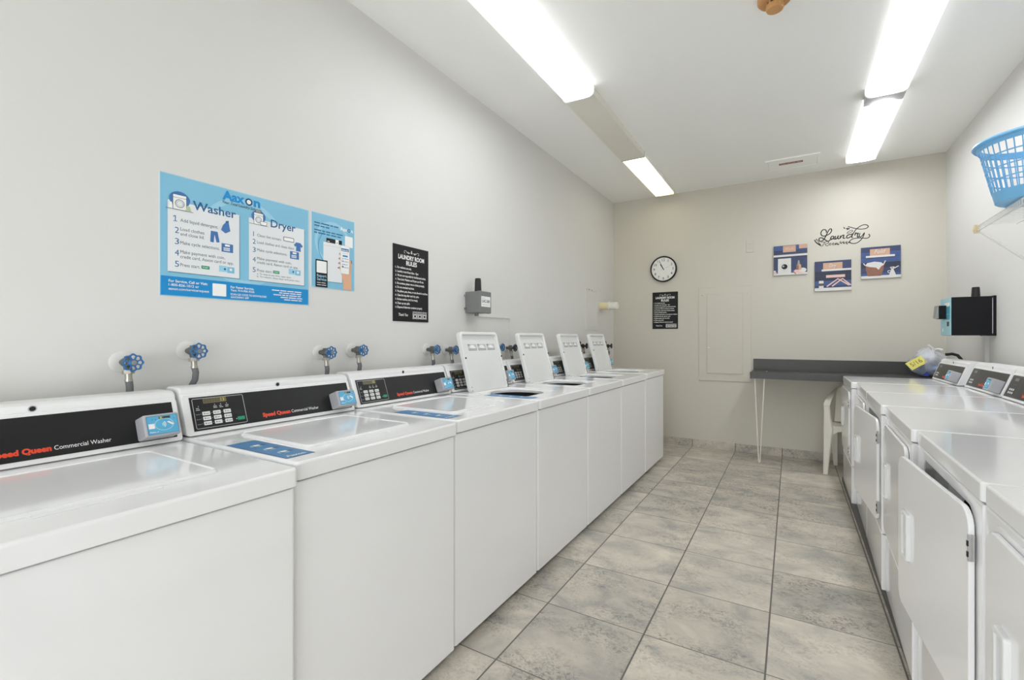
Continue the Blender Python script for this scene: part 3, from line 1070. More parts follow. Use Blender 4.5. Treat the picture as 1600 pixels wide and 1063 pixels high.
# ------------------------------------------------------------------ big blue poster
PO = Vector((XL, 0.738, 1.340))
def build_flat(name, O, rz, W, H, art, label, cat, thick=0.002, edge=None, group=None):
    mb = MB()
    box(mb, edge or M_WHITE, 0, W, -thick, 0, 0, H)
    art.into(mb, (0, -thick, 0), *XZ)
    o = mb.build(name, sharp=0, loc=O, rot=(0, 0, rz))
    return tag(o, label, cat, group)

a = Art()
PWd, PHt = 0.570, 0.424
a.rect(M_SKYB2, 0.0, 0.0, PWd, PHt, 1)
a.rect(M_SKYB, 0.003, 0.003, PWd - 0.003, PHt - 0.003, 2)
for rr, mm in ((0.170, M_SKYB2), (0.150, M_SKYB)):
    a.disc(mm, 0.29, 0.23, rr, 3 if mm is M_SKYB2 else 4, n=60)
a.rect(M_BAND, 0.003, 0.003, PWd - 0.003, 0.069, 5)
def card(u0, w0, u1, w1):
    a.rect(M_CARDSH, u0 + 0.003, w0 - 0.003, u1 + 0.003, w1 - 0.003, 6)
    a.rect(M_CARD, u0, w0, u1, w1, 7)
card(0.023, 0.086, 0.266, 0.333)
card(0.303, 0.086, 0.547, 0.333)
for s_, u, w, col in (('Aax', 0.203, 0.381, M_LOGO), ('n', 0.322, 0.381, M_LOGO)):
    a.text(col, s_, u, w, 0.048, 8, width=0.083 if s_ == 'Aax' else 0.027, bold=0.035)
a.disc(M_PBLACK, 0.303, 0.3930, 0.0130, 8)
a.disc(M_WHITE, 0.303, 0.3930, 0.0088, 9)
a.ring(M_LOGO, 0.303, 0.3930, 0.0130, 0.0148, 8)
a.text(M_PBLACK, 'Your Total Laundry Solution', 0.203, 0.3655, 0.0155, 8, width=0.150, shear=0.3)
a.text(M_NAVY, 'Washer', 0.102, 0.317, 0.044, 8, width=0.151, bold=0.018)
a.text(M_NAVY, 'Dryer', 0.393, 0.314, 0.044, 8, width=0.112, bold=0.018)
def mini_machine(u, w, s):
    a.disc(M_ICON, u, w + 0.016 * s, 0.034 * s, 8, rw=0.030 * s)
    a.rect(M_INK, u - 0.023 * s, w - 0.022 * s, u + 0.023 * s, w + 0.034 * s, 9)
    a.rect(M_WHITE, u - 0.0215 * s, w - 0.0205 * s, u + 0.0215 * s, w + 0.0325 * s, 10)
    a.line(M_INK, [(u - 0.0215 * s, w + 0.022 * s), (u + 0.0215 * s, w + 0.022 * s)], 0.0012, 11)
    a.disc(M_INK, u, w + 0.001 * s, 0.0155 * s, 11)
    a.disc(M_CARD, u, w + 0.001 * s, 0.0135 * s, 12)
    a.ring(M_GREYTXT, u, w + 0.001 * s, 0.0095 * s, 0.0105 * s, 13)
    a.line(M_INK, [(u - 0.045 * s, w - 0.022 * s), (u + 0.045 * s, w - 0.022 * s)], 0.0015, 11)
mini_machine(0.060, 0.325, 0.95)
a.poly(mat('poster_green', (176, 196, 156), 0.5), [(0.078, 0.306), (0.096, 0.306), (0.092, 0.322), (0.083, 0.325)], 13)
a.poly(M_WHITE, [(0.026, 0.306), (0.038, 0.306), (0.036, 0.326), (0.029, 0.328)], 13)
mini_machine(0.342, 0.330, 0.85)
a.poly(M_INK, [(0.350, 0.312), (0.374, 0.312), (0.378, 0.328), (0.346, 0.328)], 13)
a.poly(M_WHITE, [(0.3515, 0.3135), (0.3725, 0.3135), (0.3760, 0.3265), (0.3480, 0.3265)], 14)
a.rect(M_PICGRY, 0.330, 0.360, 0.350, 0.370, 13)
BL = 0.0165
for n_, u, w in (('1', 0.045, 0.262), ('2', 0.045, 0.222), ('3', 0.045, 0.183), ('4', 0.045, 0.143), ('5', 0.045, 0.104)):
    if n_ == '1':
        a.line(M_NAVY, [(u - 0.005, w + 0.0155), (u + 0.001, w + 0.0200)], 0.0026, 8.5)
        a.line(M_NAVY, [(u - 0.0045, w + 0.001), (u + 0.0075, w + 0.001)], 0.0022, 8.5)
    a.text(M_NAVY, n_, u, w, 0.030, 8, width=0.013 if n_ != '1' else None)
for s_, w, wd in (('Add liquid detergent.', 0.264, 0.126), ('Load clothes', 0.233, 0.078), ('and close lid.', 0.216, 0.078), ('Make cycle selections.', 0.185, 0.131), ('Make payment with coin,', 0.153, 0.150), ('credit card, Aaxon card or app.', 0.136, 0.182), ('Press start.', 0.107, 0.064)):
    a.text(M_INK, s_, 0.062, w, BL, 8, width=wd)
for n_, u, w in (('1', 0.320, 0.262), ('2', 0.318, 0.232), ('3', 0.318, 0.199), ('4', 0.318, 0.160), ('5', 0.318, 0.119)):
    a.text(M_NAVY, n_, u, w, 0.028, 8, width=0.012 if n_ != '1' else None)
for s_, w, wd in (('Clean lint screen.', 0.264, 0.104), ('Load clothes and close door.', 0.236, 0.165), ('Make cycle selections.', 0.205, 0.130), ('Make payment with coin,', 0.171, 0.150), ('credit card, Aaxon card or app.', 0.155, 0.181), ('Press start.', 0.123, 0.063)):
    a.text(M_INK, s_, 0.336, w, BL * 0.95, 8, width=wd)
a.text(M_INK, 'a. To stop at any time, open door.', 0.336, 0.111, 0.010, 8, width=0.150)
a.text(M_INK, 'b. To restart, close door and press start.', 0.336, 0.100, 0.010, 8, width=0.190)
for u, w in ((0.144, 0.113), (0.417, 0.129)):
    a.rect(M_GREEN, u - 0.014, w - 0.006, u + 0.014, w + 0.006, 8, r=0.002)
    a.text(M_WHITE, 'START', u, w - 0.003, 0.008, 9, align='C', width=0.020)
# small drawings: bottle, trousers, control panels, card readers, lint screen, shirt
a.poly(M_ICON, [(0.198, 0.262), (0.214, 0.252), (0.232, 0.263), (0.228, 0.283), (0.226, 0.296), (0.214, 0.293), (0.205, 0.282)], 8)
a.poly(M_NAVY, [(0.214, 0.292), (0.226, 0.295), (0.226, 0.302), (0.215, 0.299)], 9)
a.poly(M_ICON, [(0.162, 0.252), (0.186, 0.252), (0.193, 0.214), (0.182, 0.212), (0.175, 0.240), (0.172, 0.210), (0.160, 0.211)], 8)
for u, w in ((0.221, 0.197), (0.500, 0.212)):
    a.rect(M_ICON, u - 0.021, w - 0.016, u + 0.021, w + 0.016, 8)
    a.rect(M_WHITE, u - 0.009, w + 0.006, u + 0.009, w + 0.013, 9)
    for k in range(4):
        for q in range(2):
            a.rect(M_CARD, u - 0.014 + k * 0.006, w - 0.011 + q * 0.007, u - 0.009 + k * 0.006, w - 0.006 + q * 0.007, 9)
for u, w in ((0.219, 0.116), (0.501, 0.140)):
    a.rect(M_SKYB2, u - 0.028, w - 0.011, u + 0.000, w + 0.012, 8)
    a.rect(M_SKYB, u + 0.001, w - 0.013, u + 0.028, w + 0.010, 8)
    a.disc(M_NAVY, u - 0.007, w, 0.004, 9)
    a.disc(M_WHITE, u + 0.015, w, 0.005, 9)
a.rect(M_INK, 0.449, 0.266, 0.498, 0.285, 8, r=0.003)
a.rect(M_WHITE, 0.4515, 0.2685, 0.4955, 0.2825, 9, r=0.002)
a.poly(M_ICON, [(0.508, 0.270), (0.528, 0.270), (0.540, 0.258), (0.533, 0.249), (0.529, 0.254), (0.530, 0.232), (0.507, 0.232), (0.508, 0.254), (0.503, 0.250), (0.497, 0.258)], 8)
# service band
a.text(M_WHITE, 'For Service, Call or Visit:', 0.026, 0.0490, 0.0125, 8, width=0.125, bold=0.02)
a.text(M_WHITE, '1-800-826-1012 or', 0.026, 0.0355, 0.0125, 8, width=0.096, bold=0.01)
a.text(M_WHITE, 'aaxon.com/servicerequest', 0.026, 0.0220, 0.0125, 8, width=0.130, bold=0.01)
a.rect(M_WHITE, 0.168, 0.012, 0.217, 0.058, 8, r=0.002)
a.text(M_WHITE, 'For Faster Service,', 0.233, 0.0465, 0.0118, 8, width=0.090, bold=0.02)
a.text(M_WHITE, 'Text: 914-906-9236', 0.233, 0.0345, 0.0118, 8, width=0.092, bold=0.01)
a.text(M_WHITE, 'SCAN QR CODE TO DOWNLOAD', 0.233, 0.0195, 0.0105, 8, width=0.142, bold=0.015)
a.text(M_WHITE, 'AAXONPAY APP', 0.233, 0.0085, 0.0105, 8, width=0.070, bold=0.015)
for k, (u0, u1) in enumerate(((0.398, 0.537), (0.430, 0.537), (0.405, 0.537), (0.436, 0.537), (0.452, 0.537))):
    a.words(M_CARD, u0, 0.052 - k * 0.0092, u1, 0.0065, 8, 20 + k)
build_flat('instruction_poster', PO, PI / 2, PWd, PHt, a, 'large light blue washer and dryer instruction poster on the left wall', 'poster')

# second, smaller blue poster
a = Art()
W2, H2 = 0.240, 0.340
a.rect(M_SKYB2, 0, 0, W2, H2, 1)
a.rect(M_SKYB, 0.003, 0.003, W2 - 0.003, H2 - 0.003, 2)
a.disc(M_SKYB2, 0.115, 0.215, 0.098, 3, n=40)
a.disc(M_SKYB, 0.117, 0.212, 0.086, 4, n=40)
a.ring(M_BAND, 0.125, 0.190, 0.088, 0.0905, 5, 40, 130, 230)
for s_, u, wd in (('Aax', 0.155, 0.041), ('n', 0.217, 0.013)):
    a.text(M_WHITE, s_, u, 0.284, 0.024, 5, width=wd, bold=0.03)
a.ring(M_NAVY, 0.2065, 0.2905, 0.0048, 0.0085, 6)
a.rect(M_WHITE, 0.183, 0.210, 0.229, 0.262, 5, r=0.003)
for k, (w, u1) in enumerate(((0.291, 0.150), (0.278, 0.098), (0.258, 0.170), (0.246, 0.160))):
    a.words(M_NAVY, 0.014, w, u1, 0.009, 5, 40 + k)
a.rect(M_CARDSH, 0.064, 0.030, 0.168, 0.216, 5, r=0.004)
a.rect(M_CARD, 0.062, 0.033, 0.166, 0.214, 6, r=0.004)
a.rect(M_PBLACK, 0.078, 0.214, 0.165, 0.234, 6)
a.words(M_WHITE, 0.083, 0.218, 0.098, 0.005, 7, 3)
a.rect(M_WHITE, 0.128, 0.211, 0.146, 0.234, 7)
a.disc(M_ICON, 0.137, 0.219, 0.003, 8, n=8)
a.line(M_LTGREYTXT, [(0.064, 0.198), (0.164, 0.200)], 0.0015, 7)
# forearm, fingers and the phone they hold
a.poly(M_SKIN, [(0.172, 0.003), (0.222, 0.003), (0.219, 0.060), (0.221, 0.130), (0.216, 0.150), (0.205, 0.140), (0.150, 0.110), (0.160, 0.080), (0.170, 0.050)], 7)
for k in range(4):
    w = 0.096 + k * 0.022
    a.poly(M_SKIN, [(0.166, w), (0.146 + 0.002 * k, w + 0.002), (0.143 + 0.003 * k, w + 0.009), (0.150, w + 0.014), (0.166, w + 0.014)], 8)
    a.poly(M_INK, [(0.143 + 0.003 * k, w + 0.004), (0.139 + 0.003 * k, w + 0.007), (0.149, w + 0.013), (0.151, w + 0.010)], 9)
a.rect(M_LTGREYTXT, 0.1555, 0.078, 0.2085, 0.214, 9, r=0.008)
a.rect(M_WHITE, 0.157, 0.0795, 0.207, 0.2125, 10, r=0.007)
a.rect(M_ICON, 0.160, 0.186, 0.204, 0.200, 11)
a.words(M_WHITE, 0.163, 0.190, 0.200, 0.005, 12, 5)
a.words(M_LTGREYTXT, 0.164, 0.176, 0.200, 0.004, 11, 6)
a.rect(M_BAND, 0.168, 0.160, 0.198, 0.168, 11)
for k in range(4):
    a.words(M_ICON, 0.164, 0.150 - k * 0.014, 0.202, 0.004, 11, 60 + k)
a.ring(M_ICON, 0.167, 0.140, 0.004, 0.0055, 12, 12)
a.disc(M_ICON, 0.168, 0.112, 0.005, 12, n=12)
a.poly(M_SKIN, [(0.205, 0.080), (0.219, 0.100), (0.222, 0.140), (0.216, 0.152), (0.209, 0.135), (0.205, 0.105)], 11)
a.poly(M_INK, [(0.2195, 0.132), (0.2230, 0.133), (0.2215, 0.150), (0.2180, 0.148)], 12)
a.rect(M_PBLACK, 0.021, 0.003, 0.084, 0.128, 8)
a.rect(M_WHITE, 0.026, 0.068, 0.079, 0.122, 9, r=0.003)
a.text(M_SKYB2, 'Report', 0.028, 0.049, 0.018, 9, width=0.050, bold=0.02)
a.text(M_SKYB2, 'Service', 0.028, 0.033, 0.018, 9, width=0.050, bold=0.02)
a.words(M_LTGREYTXT, 0.028, 0.021, 0.078, 0.006, 9, 11)
a.words(M_LTGREYTXT, 0.028, 0.011, 0.078, 0.006, 9, 12)
build_flat('app_poster', (XL, 1.321, 1.425), PI / 2, W2, H2, a, 'small light blue poster showing a hand holding a phone, right of the big poster', 'poster')

# black rules signs (left wall and back wall)
def rules_art():
    a = Art()
    W, H = 0.283, 0.421
    a.rect(M_PBLACK, 0, 0, W, H, 1)
    c = W / 2
    # flourish with a basket
    for s in (-1, 1):
        a.line(M_LTGREYTXT, [(c + s * 0.012, 0.388), (c + s * 0.024, 0.380), (c + s * 0.036, 0.386), (c + s * 0.046, 0.394), (c + s * 0.058, 0.392), (c + s * 0.060, 0.382), (c + s * 0.050, 0.380)], 0.003, 2)
        a.disc(M_LTGREYTXT, c + s * 0.026, 0.385, 0.009, 2, rw=0.004, rot=s * 0.3)
    a.poly(M_LTGREYTXT, [(c - 0.007, 0.382), (c + 0.007, 0.382), (c + 0.003, 0.400), (c - 0.003, 0.400)], 2)
    a.text(M_WHITE, 'LAUNDRY ROOM', c, 0.345, 0.034, 2, align='C', width=0.208, bold=0.03)
    a.text(M_WHITE, 'RULES', c, 0.314, 0.034, 2, align='C', width=0.086, bold=0.03)
    rules = [('For residents use only.', 0.110), ('Laundry room Hours 8am - 9pm', 0.166), ('We are not responsible for lost/damaged articles.', 0.230), ('Time Limit: Washers and Dryers are 45 min.', 0.212), ('Be courteous, please remove clothes promptly.', 0.218), ('Do not overload machines.', 0.132), ('No pillows, pets, shoes, or rugs allowed in machines.', 0.246), ('Clean lint trap after each dry cycle.', 0.172), ('Broken machine, don\'t be greedy.', 0.162), ('Clean up any spills.', 0.098), ('Dispose of detergent containers properly.', 0.200)]
    for i, (s, wd) in enumerate(rules):
        w = 0.291 - i * 0.0218
        a.text(M_WHITE, '%d.' % (i + 1), 0.015, w, 0.0135, 2, width=0.009 if i < 9 else 0.012, bold=0.02)
        a.text(M_WHITE, s, 0.030, w, 0.0165, 2, width=wd, bold=0.02)
    a.text(M_WHITE, 'Thank You', 0.040, 0.030, 0.021, 2, width=0.072, bold=0.01, shear=0.2)
    for k in range(3):
        u = 0.150 + k * 0.040
        a.rect(M_LTGREYTXT, u, 0.016, u + 0.037, 0.058, 2)
        a.rect(M_PBLACK, u + 0.002, 0.046, u + 0.035, 0.055, 3)
        for q in range(3):
            a.rect(M_LTGREYTXT, u + 0.005 + q * 0.010, 0.048, u + 0.011 + q * 0.010, 0.053, 4)
        a.disc(M_PBLACK, u + 0.0185, 0.031, 0.0150, 3)
        a.disc(M_WHITE, u + 0.0185, 0.031, 0.0125, 4)
        a.disc(M_PBLACK, u + 0.0185, 0.031, 0.0080, 5)
    return a, W, H
a, W, H = rules_art()
sg = build_flat('rules_sign', (XL, 1.819, 1.288), PI / 2, W, H, a, 'black laundry rules sign with white lettering on the left wall', 'sign', 0.004, M_PBLACK, 'laundry rules signs')
s2 = sg.copy()
COL.objects.link(s2)
s2.location = (-1.378, YB, 1.304)
s2.rotation_euler = (0, 0, 0)
tag(s2, 'black laundry rules sign with white lettering below the wall clock', 'sign', 'laundry rules signs')

# ------------------------------------------------------------------ grey wireless box, cable raceway
wb = empty('wireless_junction_box', (XL, 2.471, 1.362), PI / 2, 'grey junction box with a black stub antenna on the left wall', 'junction box')
mb = MB(); slab(mb, M_BOXGREY, 0.0, 0.133, 0.0, 0.140, 0.0, 0.094, 0.006, 0.002, xf=front(0.0)); mb.build('box', wb)
mb = MB(); slab(mb, M_BOXGREY, -0.002, 0.135, -0.002, 0.142, 0.094, 0.117, 0.007, 0.005, xf=front(0.0)); mb.build('cover', wb)
for z in (0.022, 0.108):
    mb = MB(); slab(mb, M_BOXGREY, -0.014, 0.004, z, z + 0.014, 0.0, 0.012, 0.004, 0.002, xf=front(0.0)); mb.build('mounting_lug', wb)
mb = MB(); lathe(mb, M_CANTBLK, [(0.023, 0.138), (0.023, 0.150), (0.0215, 0.200), (0.0200, 0.226), (0.017, 0.231)], lambda a, b, c: (0.060 + a, -0.060 + b, c), 24); mb.build('antenna', wb)
mb = MB()
a = Art()
a.rect(M_WHITE, 0.016, 0.040, 0.122, 0.108, 1)
a.text(M_INK, 'UAC-500', 0.069, 0.068, 0.026, 2, align='C', width=0.088, bold=0.03)
a.words(M_LTGREYTXT, 0.024, 0.094, 0.060, 0.007, 2, 1)
a.words(M_LTGREYTXT, 0.030, 0.052, 0.110, 0.006, 2, 2)
a.into(mb, (0, -0.117, 0), *XZ)
mb.build('label', wb, sharp=0)
mb = MB(); lathe(mb, M_BOXGREY, [(0.014, -0.018), (0.014, 0.002)], lambda a, b, c: (0.060 + a, -0.050 + b, c), 16); mb.build('cable_gland', wb)
mb = MB()
box(mb, M_WALL, 0.0, 0.46, -0.010, 0.0, -0.006, 0.008)
box(mb, M_WALL, 0.446, 0.46, -0.010, 0.0, -0.24, -0.006)
o = mb.build('cable_raceway', sharp=0, loc=(XL, 2.575, 1.350), rot=(0, 0, PI / 2))
tag(o, 'thin white cable raceway running right and down from the grey antenna box', 'raceway')

# painted-over access panel and roll holder near the back corner
pn = empty('wall_access_panel', (XL, 4.560, 1.285), PI / 2, 'painted-over access panel on the left wall near the back corner', 'access panel')
mb = MB(); slab(mb, M_WALL, 0, 0.335, 0, 0.440, 0, 0.006, 0.004, 0.002, hole=(0.022, 0.313, 0.022, 0.418, 0.004), xf=front(0)); mb.build('frame', pn)
mb = MB(); slab(mb, M_WALL, 0.025, 0.310, 0.025, 0.415, 0, 0.0045, 0.003, 0.001, xf=front(0)); mb.build('panel_door', pn)
mb = MB()
for (x, z, l) in ((0.075, 0.430, 0.03), (0.020, 0.432, 0.008), (0.155, 0.428, 0.02)):
    box(mb, M_BRASS2, x, x + l, -0.0072, -0.0058, z - 0.003, z + 0.004)
mb.build('chipped_paint', pn, sharp=0)
rh = empty('pipe_stub', (XL, 4.985, 1.555), PI / 2, 'short cream and white capped pipe sticking out of the left wall by the back corner', 'pipe')
mb = MB(); lathe(mb, M_CREAM, [(0.043, 0.0), (0.043, 0.108), (0.041, 0.112)], front(0), 28); mb.build('pipe', rh)
mb = MB(); lathe(mb, M_OFFW, [(0.044, 0.100), (0.050, 0.103), (0.050, 0.126), (0.044, 0.130)], front(0), 28); mb.build('collar', rh)
mb = MB(); lathe(mb, M_OFFW, [(0.041, 0.125), (0.042, 0.190), (0.038, 0.204), (0.028, 0.210)], front(0), 28); mb.build('end_cap', rh)
mb = MB(); lathe(mb, M_WALL, [(0.052, 0.0), (0.052, 0.004), (0.046, 0.007)], front(0), 28); mb.build('wall_flange', rh)

# ------------------------------------------------------------------ back wall: clock, breaker panel, outlet, decal, pictures
ck = empty('wall_clock', (-1.250, YB, 1.986), 0, 'round white wall clock with a black rim on the back wall', 'clock')
mb = MB()
lathe(mb, M_PBLACK, [(0.140, 0.0), (0.147, 0.012), (0.147, 0.030), (0.142, 0.036), (0.134, 0.034), (0.132, 0.024)], front(0), 56, True, False)
mb.build('rim', ck)
mb = MB()
a = Art()
a.disc(M_CLOCKFACE, 0, 0, 0.1335, 1, n=56)
for h in range(1, 13):
    t = math.radians(90 - 30 * h)
    a.text(M_CLOCKINK, str(h), 0.104 * math.cos(t), 0.104 * math.sin(t) - 0.014, 0.040, 2, align='C', bold=0.01)
a.words(M_LTGREYTXT, -0.018, 0.040, 0.018, 0.005, 2, 3)
a.into(mb, (0, -0.024, 0), *XZ)
mb.build('dial', ck, sharp=0)
def hand(name, deg, l, tail, w, lay, m):
    mb = MB()
    a = Art()
    t = math.radians(90 - deg)
    c, s = math.cos(t), math.sin(t)
    a.poly(m, [(-tail * c - w * s, -tail * s + w * c), (-tail * c + w * s, -tail * s - w * c), (l * c + w * 0.5 * s, l * s - w * 0.5 * c), (l * c - w * 0.5 * s, l * s + w * 0.5 * c)], lay)
    a.disc(m, 0, 0, 0.005, lay)
    a.into(mb, (0, -0.0245, 0), *XZ)
    mb.build(name, ck, sharp=0)
hand('hour_hand', 328, 0.066, 0.010, 0.0055, 4, M_PBLACK)
hand('minute_hand', 334, 0.100, 0.012, 0.0038, 6, M_PBLACK)
hand('second_hand', 66, 0.086, 0.034, 0.0010, 8, M_GREYTXT)

bp_ = empty('breaker_panel', (-0.874, YB - 0.0008, 0.736), 0, 'painted-over breaker panel with a narrow door on the back wall', 'electrical panel')
mb = MB(); slab(mb, M_BACK, 0, 0.515, 0, 1.014, 0, 0.008, 0.004, 0.003, xf=front(0)); mb.build('cover_plate', bp_)
mb = MB(); slab(mb, M_BACK, 0.085, 0.434, 0.082, 0.942, 0.0075, 0.017, 0.006, 0.003, xf=front(0)); mb.build('panel_door', bp_)
mb = MB()
for z in (0.78, 0.66, 0.54, 0.26):
    box(mb, M_BACK, 0.432, 0.440, -0.014, -0.008, z, z + 0.06)
mb.build('hinge', bp_, sharp=0)
for (x, z) in ((0.035, 0.93), (0.035, 0.11), (0.478, 0.93), (0.478, 0.52), (0.478, 0.09)):
    mb = MB(); lathe(mb, M_BACK, [(0.007, 0.008), (0.005, 0.011)], lambda a, b, c, x=x, z=z: (x + a, -c, z + b), 12); mb.build('screw', bp_)
mb = MB(); lathe(mb, M_CHROME, [(0.006, 0.017), (0.005, 0.020)], lambda a, b, c: (0.105 + a, -c, 0.36 + b), 12); mb.build('latch', bp_)

ou = empty('wall_outlet', (-0.407, YB, 2.096), 0, 'painted duplex outlet plate high on the back wall', 'outlet')
mb = MB(); slab(mb, M_BACK, 0, 0.072, 0, 0.120, 0, 0.007, 0.005, 0.003, xf=front(0)); mb.build('cover_plate', ou)
for z in (0.036, 0.084):
    mb = MB()
    slab(mb, M_BACK, 0.020, 0.052, z - 0.014, z + 0.014, 0.0065, 0.009, 0.012, 0.001, xf=front(0))
    for x in (0.031, 0.041):
        box(mb, M_GREYTXT, x - 0.001, x + 0.001, -0.0094, -0.0088, z - 0.003, z + 0.006)
    mb.build('socket', ou)

# script decal
SC_BOLD = [[(0.29, 2.224), (0.291, 2.241), (0.282, 2.253), (0.267, 2.256), (0.254, 2.245), (0.247, 2.225), (0.25, 2.207), (0.264, 2.194), (0.283, 2.194), (0.301, 2.201), (0.32, 2.213), (0.332, 2.234), (0.332, 2.251), (0.324, 2.258), (0.314, 2.25), (0.303, 2.23), (0.292, 2.204), (0.279, 2.175), (0.266, 2.155), (0.25, 2.145), (0.235, 2.149), (0.231, 2.164), (0.237, 2.177), (0.253, 2.178), (0.272, 2.164), (0.292, 2.146), (0.305, 2.139), (0.318, 2.147), (0.332, 2.165)], [(0.349, 2.181), (0.337, 2.184), (0.327, 2.17), (0.327, 2.156), (0.336, 2.154), (0.349, 2.169), (0.354, 2.182), (0.348, 2.161), (0.356, 2.154), (0.362, 2.161)], [(0.366, 2.184), (0.361, 2.163), (0.367, 2.152), (0.381, 2.17), (0.387, 2.186), (0.382, 2.16), (0.39, 2.153), (0.397, 2.161)], [(0.403, 2.182), (0.401, 2.154)], [(0.401, 2.157), (0.412, 2.177), (0.427, 2.185), (0.43, 2.18), (0.424, 2.159), (0.432, 2.153), (0.441, 2.158)], [(0.505, 2.192), (0.487, 2.185), (0.464, 2.182), (0.452, 2.168), (0.454, 2.154), (0.467, 2.154), (0.486, 2.166), (0.501, 2.186)], [(0.501, 2.157), (0.493, 2.153), (0.492, 2.164), (0.506, 2.197), (0.521, 2.223), (0.542, 2.244), (0.567, 2.259), (0.591, 2.264), (0.612, 2.254), (0.615, 2.238), (0.597, 2.227), (0.567, 2.225), (0.536, 2.231), (0.506, 2.242), (0.469, 2.259), (0.462, 2.255)], [(0.514, 2.17), (0.522, 2.196), (0.529, 2.187), (0.541, 2.191), (0.537, 2.176), (0.534, 2.161), (0.539, 2.152), (0.55, 2.16)], [(0.555, 2.19), (0.549, 2.164), (0.555, 2.151), (0.57, 2.161), (0.588, 2.189), (0.579, 2.155), (0.561, 2.124), (0.536, 2.102), (0.509, 2.095), (0.485, 2.102), (0.475, 2.115), (0.482, 2.129), (0.506, 2.142), (0.536, 2.144), (0.567, 2.141), (0.603, 2.135), (0.624, 2.144), (0.627, 2.162), (0.618, 2.172)]]
SC_THIN = [[(0.453, 2.196), (0.462, 2.211), (0.481, 2.222), (0.496, 2.223), (0.497, 2.213), (0.478, 2.202), (0.46, 2.196)], [(0.249, 2.132), (0.267, 2.137), (0.276, 2.125), (0.263, 2.107), (0.258, 2.094)], [(0.276, 2.13), (0.295, 2.138), (0.308, 2.133), (0.305, 2.12), (0.282, 2.113), (0.292, 2.097), (0.301, 2.095), (0.309, 2.105)], [(0.317, 2.1), (0.313, 2.109), (0.317, 2.117), (0.324, 2.117), (0.328, 2.108), (0.324, 2.1), (0.317, 2.1)], [(0.341, 2.099), (0.338, 2.108), (0.342, 2.115), (0.35, 2.116), (0.352, 2.108), (0.349, 2.099), (0.341, 2.099)], [(0.359, 2.096), (0.365, 2.114), (0.364, 2.099), (0.373, 2.114), (0.378, 2.112), (0.375, 2.098), (0.384, 2.105), (0.388, 2.103), (0.385, 2.096), (0.394, 2.1)], [(0.394, 2.112), (0.428, 2.114), (0.487, 2.105)], [(0.192, 2.161), (0.217, 2.131), (0.249, 2.1)], [(0.207, 2.17), (0.225, 2.145), (0.236, 2.121)], [(0.197, 2.148), (0.223, 2.118), (0.253, 2.095)]]
LEAF = [((0.409, 2.129), (0.397, 2.121)), ((0.412, 2.104), (0.401, 2.117)), ((0.432, 2.125), (0.42, 2.117)), ((0.437, 2.1), (0.424, 2.112)), ((0.456, 2.123), (0.445, 2.114)), ((0.459, 2.093), (0.447, 2.108)), ((0.475, 2.118), (0.462, 2.11)), ((0.487, 2.102), (0.47, 2.109)), ((0.428, 2.261), (0.438, 2.243)), ((0.447, 2.246), (0.475, 2.238)), ((0.453, 2.232), (0.475, 2.244)), ((0.192, 2.163), (0.207, 2.155)), ((0.208, 2.173), (0.217, 2.158)), ((0.197, 2.146), (0.212, 2.139)), ((0.233, 2.113), (0.22, 2.13)), ((0.246, 2.108), (0.233, 2.123))]
def smooth_line(P, n=5):
    out = []
    for i in range(len(P) - 1):
        p0, p1, p2, p3 = [Vector(P[min(max(k, 0), len(P) - 1)]) for k in (i - 1, i, i + 1, i + 2)]
        for q in range(n):
            t = q / n
            out.append(0.5 * ((2 * p1) + (p2 - p0) * t + (2 * p0 - 5 * p1 + 4 * p2 - p3) * t * t + (3 * p1 - p0 - 3 * p2 + p3) * t ** 3))
    out.append(Vector(P[-1]))
    return out
mb = MB()
a = Art()
for k, st in enumerate(SC_BOLD):
    a.line(M_VINYL, [(p[0] - 0.41, p[1] - 2.16) for p in smooth_line(st)], 0.0094 if k < 6 or k == 7 else 0.0076, 1 + k * 0.2)
for k, st in enumerate(SC_THIN):
    a.line(M_VINYL, [(p[0] - 0.41, p[1] - 2.16) for p in smooth_line(st)], 0.0052, 4 + k * 0.2)
for k, (p, q) in enumerate(LEAF):
    cu, cw = (p[0] + q[0]) / 2 - 0.41, (p[1] + q[1]) / 2 - 2.16
    l = math.hypot(p[0] - q[0], p[1] - q[1]) / 2 * 1.15
    a.disc(M_VINYL, cu, cw, l, 7 + k * 0.1, rw=max(0.0026, l * 0.36), n=14, rot=math.atan2(p[1] - q[1], p[0] - q[0]))
a.into(mb, (0, 0, 0), *XZ)
o = mb.build('wall_decal', sharp=0, loc=(0.41, YB, 2.16))
tag(o, 'black script vinyl lettering reading Laundry Room above the three pictures', 'wall decal')

# three canvas pictures
G_PIC = 'small blue laundry canvases on the back wall'
def picture(x0, z0, W, H, a, lab):
    build_flat('canvas_picture', (x0, YB, z0), 0, W, H, a, lab, 'picture', 0.016, M_PICNAVY2, G_PIC)
def planks(a, W, H, n=6):
    a.rect(M_PICNAVY, 0, 0, W, H, 1)
    rnd = random.Random(int(W * 1e4))
    for k in range(n):
        w = H * k / n
        a.rect(rnd.choice((M_PICNAVY, M_PICBLUE, M_PICNAVY2)), 0, w + 0.002, W, w + H / n - 0.001, 2)
